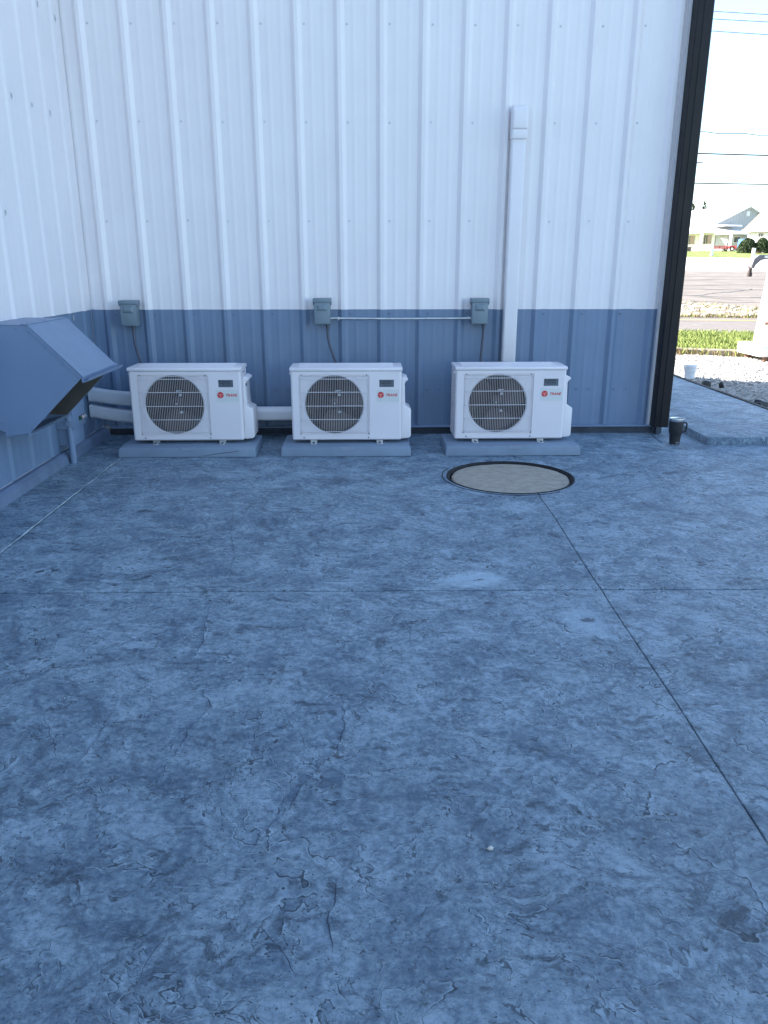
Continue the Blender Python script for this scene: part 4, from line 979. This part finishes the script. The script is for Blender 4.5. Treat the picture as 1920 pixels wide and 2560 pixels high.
# neighbouring house with tan roof
e_ = (.6, -.8); n_ = (.8, .6)
h2 = thing('tan_roofed_house', 'white house with tan shingle roof partly hidden by the hedges', 'house', (0, 0, 0))
F2 = lambda u, v, z: (45.35+e_[0]*u+n_[0]*v, 92+e_[1]*u+n_[1]*v, z)
mb = HB(); mb.hbox(F2, .3, 16, 0, 9, 2.5, 5.35); mb.build('wall', M['hwhite'], h2)
mb = HB(); mb.add([F2(.32, 0, 5.34), F2(.32, 9, 5.34), F2(.32, 4.5, 7.9), F2(.38, 0, 5.34), F2(.38, 9, 5.34), F2(.38, 4.5, 7.9)], [(0, 1, 2), (5, 4, 3), (0, 3, 4, 1), (1, 4, 5, 2), (2, 5, 3, 0)]); mb.build('gable', M['hwhite'], h2)
for (v0, v1) in ((-.5, 4.5), (9.5, 4.5)):
    mb = HB(); mb.add([F2(-.2, v0, 5.30), F2(16.4, v0, 5.30), F2(16.4, v1, 8.1), F2(-.2, v1, 8.1), F2(-.2, v0, 5.12), F2(16.4, v0, 5.12), F2(16.4, v1, 7.92), F2(-.2, v1, 7.92)], [(0, 1, 2, 3), (7, 6, 5, 4), (0, 4, 5, 1), (1, 5, 6, 2), (2, 6, 7, 3), (3, 7, 4, 0)]); mb.build('roof_slope', M['hrooft'], h2)
mb = HB(); mb.hbox(F2, -.2, 16.4, -.56, -.505, 5.08, 5.32); mb.build('fascia', M['hwhite'], h2)
mb = HB(); mb.hbox(F2, 1.6, 2.2, -.04, 0, 4.45, 4.95); win = mb.build('window', M['hwhite'], h2)
for ua in (1.65, 1.93):
    mb = HB(); mb.hbox(F2, ua, ua+.22, -.05, -.041, 4.5, 4.9); mb.build('pane', M['glass'], win)
# hedges
def hedge(c, rx, ry, rz, n, lab, seed):
    o = thing('hedge', lab, 'hedge', c, group='clipped hedges before the tan-roofed house'); rng = random.Random(seed)
    mb = MB()
    for _ in range(n):
        a = rng.uniform(0, 6.28); t = rng.uniform(-.2, 1.0); rad = (1-max(0, t)**2.6)**.5*rng.uniform(.72, 1.04)
        p = Vector((math.cos(a)*rad*rx, math.sin(a)*rad*ry, max(.02, t)*rz*rng.uniform(.9, 1.05)))
        s = rng.uniform(.05, .13); d1 = Vector((rng.uniform(-1, 1), rng.uniform(-1, 1), rng.uniform(-1, 1))).normalized()*s; d2 = Vector((rng.uniform(-1, 1), rng.uniform(-1, 1), rng.uniform(-1, 1))).normalized()*s
        mb.add([p-d1, p+d2, p+d1, p-d2], [(0, 1, 2, 3)])
    mb.build('foliage', M['leaf'], o)
    mb = MB(); mb.tube([(0, 0, -.1), (0, 0, rz*.6)], [.12, .06], 8); mb.build('trunk', M['bark'], o)
hedge((44.4, 89.0, 2.68), 1.05, .95, 1.58, 3600, 'dark green clipped hedge next to the blue car', 4)
hedge((45.75, 88.3, 2.65), .80, .85, 1.66, 3000, 'dark green clipped hedge against the white wall of the tan-roofed house', 8)
# red trailer with tools, blue car, generator box
tr = thing('red_trailer', 'red flat trailer with tools standing in front of the porch', 'trailer', (43.2, 96, 2.98))
mb = MB(); mb.box(0, 2.75, -.7, .7, .30, .38); mb.build('deck', M['redp'], tr)
for z in (.44, .54, .62): 
    mb = MB(); mb.box(0, 2.75, -.74, -.70, z-.025, z+.03); mb.build('side_rail', M['redp'], tr)
for x in (0, .6, 1.25, 2.65):
    mb = MB(); mb.box(x, x+.07, -.735, -.695, .3, .66); mb.build('stake', M['redp'], tr)
mb = MB(); mb.prism([(1.65, .36), (1.75, .54), (1.95, .64), (2.3, .64), (2.5, .54), (2.6, .36), (2.5, .36), (2.25, .58), (2.0, .58), (1.75, .36)], 'y', -.95, -.70); mb.build('fender', M['redp'], tr)
for y in (-.85, .85):
    mb = MB(); mb.lathe([(.15, -.09), (.26, -.09), (.275, 0), (.26, .09), (.15, .09)], 20, (2.12, y, .28), 'y'); w = mb.build('wheel', M['tyre'], tr, smooth=40)
    mb = MB(); mb.lathe([(.001, -.07), (.1, -.09), (.15, -.08), (.155, 0)], 16, (2.12, y, .28), 'y'); mb.build('rim', M['rim'], w, smooth=40)
mb = MB(); mb.tube([(2.75, 0, .34), (3.3, 0, .30), (3.3, 0, .02)], .05, 8); mb.build('tongue', M['rust'], tr)
mb = MB(); mb.tube([(.2, 0, .34), (.2, 0, .02)], .04, 8); mb.build('rear_stand', M['rust'], tr)
br = thing('broom', 'pale long-handled broom leaning on the red trailer', 'broom', (44.85, 95.9, 3.36))
mb = MB(); mb.tube([(0, 0, .0), (.10, .05, 1.05)], .025, 6); mb.build('handle', M['postw'], br)
mb = MB(); mb.prism([(-.13, .60), (.26, .66), (.26, .80), (-.10, .74)], 'y', -.04, .04); mb.build('head', M['postw'], br)
rk = thing('long_tool', 'dark long-handled tool standing on the red trailer', 'tool', (45.3, 95.95, 3.36))
mb = MB(); mb.tube([(.15, 0, 0), (-.15, .05, 1.1)], .028, 6); mb.build('handle', M['gplate'], rk)
mb = MB(); mb.prism([(.08, -.0), (.24, .0), (.20, .26), (.10, .24)], 'y', -.02, .02); mb.build('blade', M['gplate'], rk)
car = thing('blue_car', 'blue hatchback parked half behind the hedge', 'car', (48.15, 97.6, 3.02), R(62))
body = [(-2.0, .30), (2.0, .30), (2.05, .55), (2.0, .82), (1.75, .93), (1.0, 1.0), (.35, 1.42), (-1.3, 1.46), (-1.9, 1.02), (-2.05, .8)]
mb = MB(); mb.prism(body, 'y', -.85, .85); mb.build('body', M['carb'], car, bevel=.06, seg=2)
mb = MB(); mb.prism([(.92, 1.03), (.36, 1.38), (-1.25, 1.42), (-1.65, 1.05)], 'y', -.862, .862); mb.build('side_windows', M['glass'], car)
mb = MB(); mb.add([(1.02, -.72, 1.02), (1.02, .72, 1.02), (.42, .64, 1.41), (.42, -.64, 1.41)], [(0, 1, 2, 3)]); mb.build('windscreen', M['glass'], car)
for y in (-.6, .6):
    mb = MB(); mb.box(1.9, 2.07, y-.16, y+.16, .62, .76); mb.build('headlight', M['rim'], car, bevel=.02)
for x in (-1.3, 1.3):
    for y in (-.82, .82):
        mb = MB(); mb.lathe([(.18, -.1), (.31, -.1), (.32, 0), (.31, .1), (.18, .1)], 20, (x, y, .32), 'y'); w = mb.build('wheel', M['tyre'], car, smooth=40)
        mb = MB(); mb.lathe([(.001, -.08), (.18, -.09), (.19, 0), (.18, .09), (.001, .08)], 16, (x, y, .32), 'y'); mb.build('rim', M['rim'], w, smooth=40)
gn = thing('generator_box', 'small brown outdoor box on the lawn by the long house', 'box', (40.6, 97, 2.99))
mb = MB(); mb.box(-.3, .3, -.3, .3, .03, .52); mb.build('housing', M['rust'], gn, bevel=.03)
mb = MB(); mb.box(-.36, .36, -.36, .36, -.05, .03); mb.build('base', M['crete'], gn)
for k in range(4):
    mb = MB(); mb.box(-.24, .24, -.312, -.30, .12+.09*k, .16+.09*k); mb.build('louvre', M['gplate'], gn)
rng = random.Random(31); RLAB = ['reddish boulder lying between the two hedges', 'pale boulder lying between the two hedges']
for i, (x, y, s) in enumerate(((44.95, 87.3, .20), (45.35, 87.2, .15))):
    vs, fs = rock_data(rng, 2); mb = MB(); mb.add([(a*s*1.5, b*s, c*s*.7) for a, b, c in vs], fs); tag(mb.build('boulder', M['rust' if i == 0 else 'stone2'], smooth=40, loc=(x, y, zf(y)+s*.3)), RLAB[i], 'boulder')
# conifers showing over the roof
CLAB = ['small conifer tip showing above the white roof, shortest of three', 'forked conifer top showing above the white roof', 'tallest conifer spire showing above the white roof']
for i, (x, y, h, sp) in enumerate(((61.0, 150, 8.5, 1.1), (61.9, 151, 9.2, 1.3), (63.2, 149, 9.4, 1.5))):
    t = thing('conifer', CLAB[i], 'tree', (x, y, 3.2), group='conifers behind the long house'); rng = random.Random(40+i)
    mb = MB(); mb.tube([(0, 0, -.2), (.05, 0, h*.5), (.02, 0, h)], [.22, .13, .02], 8); mb.build('trunk', M['bark'], t)
    mb = MB()
    for k in range(230):
        z = h*(.22+.76*rng.random()); rr = sp*(1-z/h)**.8*rng.uniform(.4, 1.15)+.12; a = rng.uniform(0, 6.28)
        d = Vector((math.cos(a), math.sin(a), rng.uniform(.15, .8))); p0 = Vector((0, 0, z)); p1 = p0+d*rr
        side_ = Vector((-math.sin(a), math.cos(a), 0))
        for q in range(4):
            c = p0.lerp(p1, .3+.23*q); s = rng.uniform(.08, .16)
            mb.add([c-side_*s, c+side_*s, c+d*s*2.4+Vector((0, 0, .05))], [(0, 1, 2)])
    mb.build('crown', M['conifer'], t)
# ================================================================== overhead wires, poles, street lamp
WIRE = [(8.50, 8.41, .009, 'uppermost thin wire of the roadside line'), (8.30, 8.22, .009, 'second thin wire from the top of the roadside line'), (7.99, 7.89, .009, 'third thin wire from the top of the roadside line'),
        (6.15, 6.025, .004, 'very thin faint wire below the three upper wires'), (5.245, 5.175, .012, 'twisted cable, highest of the three low cables'), (4.64, 4.593, .020, 'thick cable, second lowest on the roadside line'), (3.78, 3.754, .018, 'thick cable, lowest on the roadside line')]
xa, xb = 10.0, 11.94
def wz(a, b, x): return a+(b-a)*(x-xa)/(xb-xa)+.0011*((x-11)**2)
for a, b, r, lab in WIRE:
    wv = .02 if r == .012 else 0
    mb = MB(); x0w, x1w = -16, 34
    mb.tube([(x, 20, wz(a, b, x)+wv*math.sin(x*5)) for x in lin(x0w, x1w, 120 if wv else 40)], r, 5)
    tag(mb.build('overhead_wire', M['cable']), lab, 'wire', 'overhead wires along the road')
for x, lab in ((-16, 'wooden utility pole behind the metal building'), (34, 'wooden utility pole standing at the verge past the gooseneck trailer')):
    p = thing('utility_pole', lab, 'pole', (x, 20.15, -.3), group='utility poles')
    mb = MB(); mb.tube([(0, 0, 0), (0, 0, 11)], [.16, .11], 12); mb.build('shaft', M['pole'], p, smooth=50)
    mb = MB(); mb.box(-.06, .06, -1.1, 1.1, 8.55, 8.67); mb.build('crossarm', M['pole'], p)
sl = thing('street_lamp', 'distant street lamp reaching out behind the corner post', 'street lamp', (24.6, 60, zf(60)))
mb = MB(); mb.tube([(0, 0, -.1), (0, 0, 7.7)], [.09, .06], 8); mb.build('pole', M['gplate'], sl)
mb = MB(); mb.tube([(0, 0, 7.6), (.5, 0, 7.8), (1.3, 0, 8.02)], .03, 6); mb.build('arm', M['gplate'], sl)
mb = MB(); mb.prism([(1.25, 8.0), (1.4, 8.06), (1.8, 8.08), (1.9, 8.02), (1.4, 7.98)], 'y', -.09, .09); mb.build('lamp_head', M['gplate'], sl)
# a pebble on the patio
vs, fs = rock_data(random.Random(77), 1); mb = MB(); mb.add([(a*.009, b*.007, c*.006) for a, b, c in vs], fs)
tag(mb.build('pebble', mk('pebble_pale', (.5, .48, .44), .8, .1, 30), loc=(.285, -4.825, .004)), 'tiny pale pebble lying alone on the blue-grey patio', 'pebble')
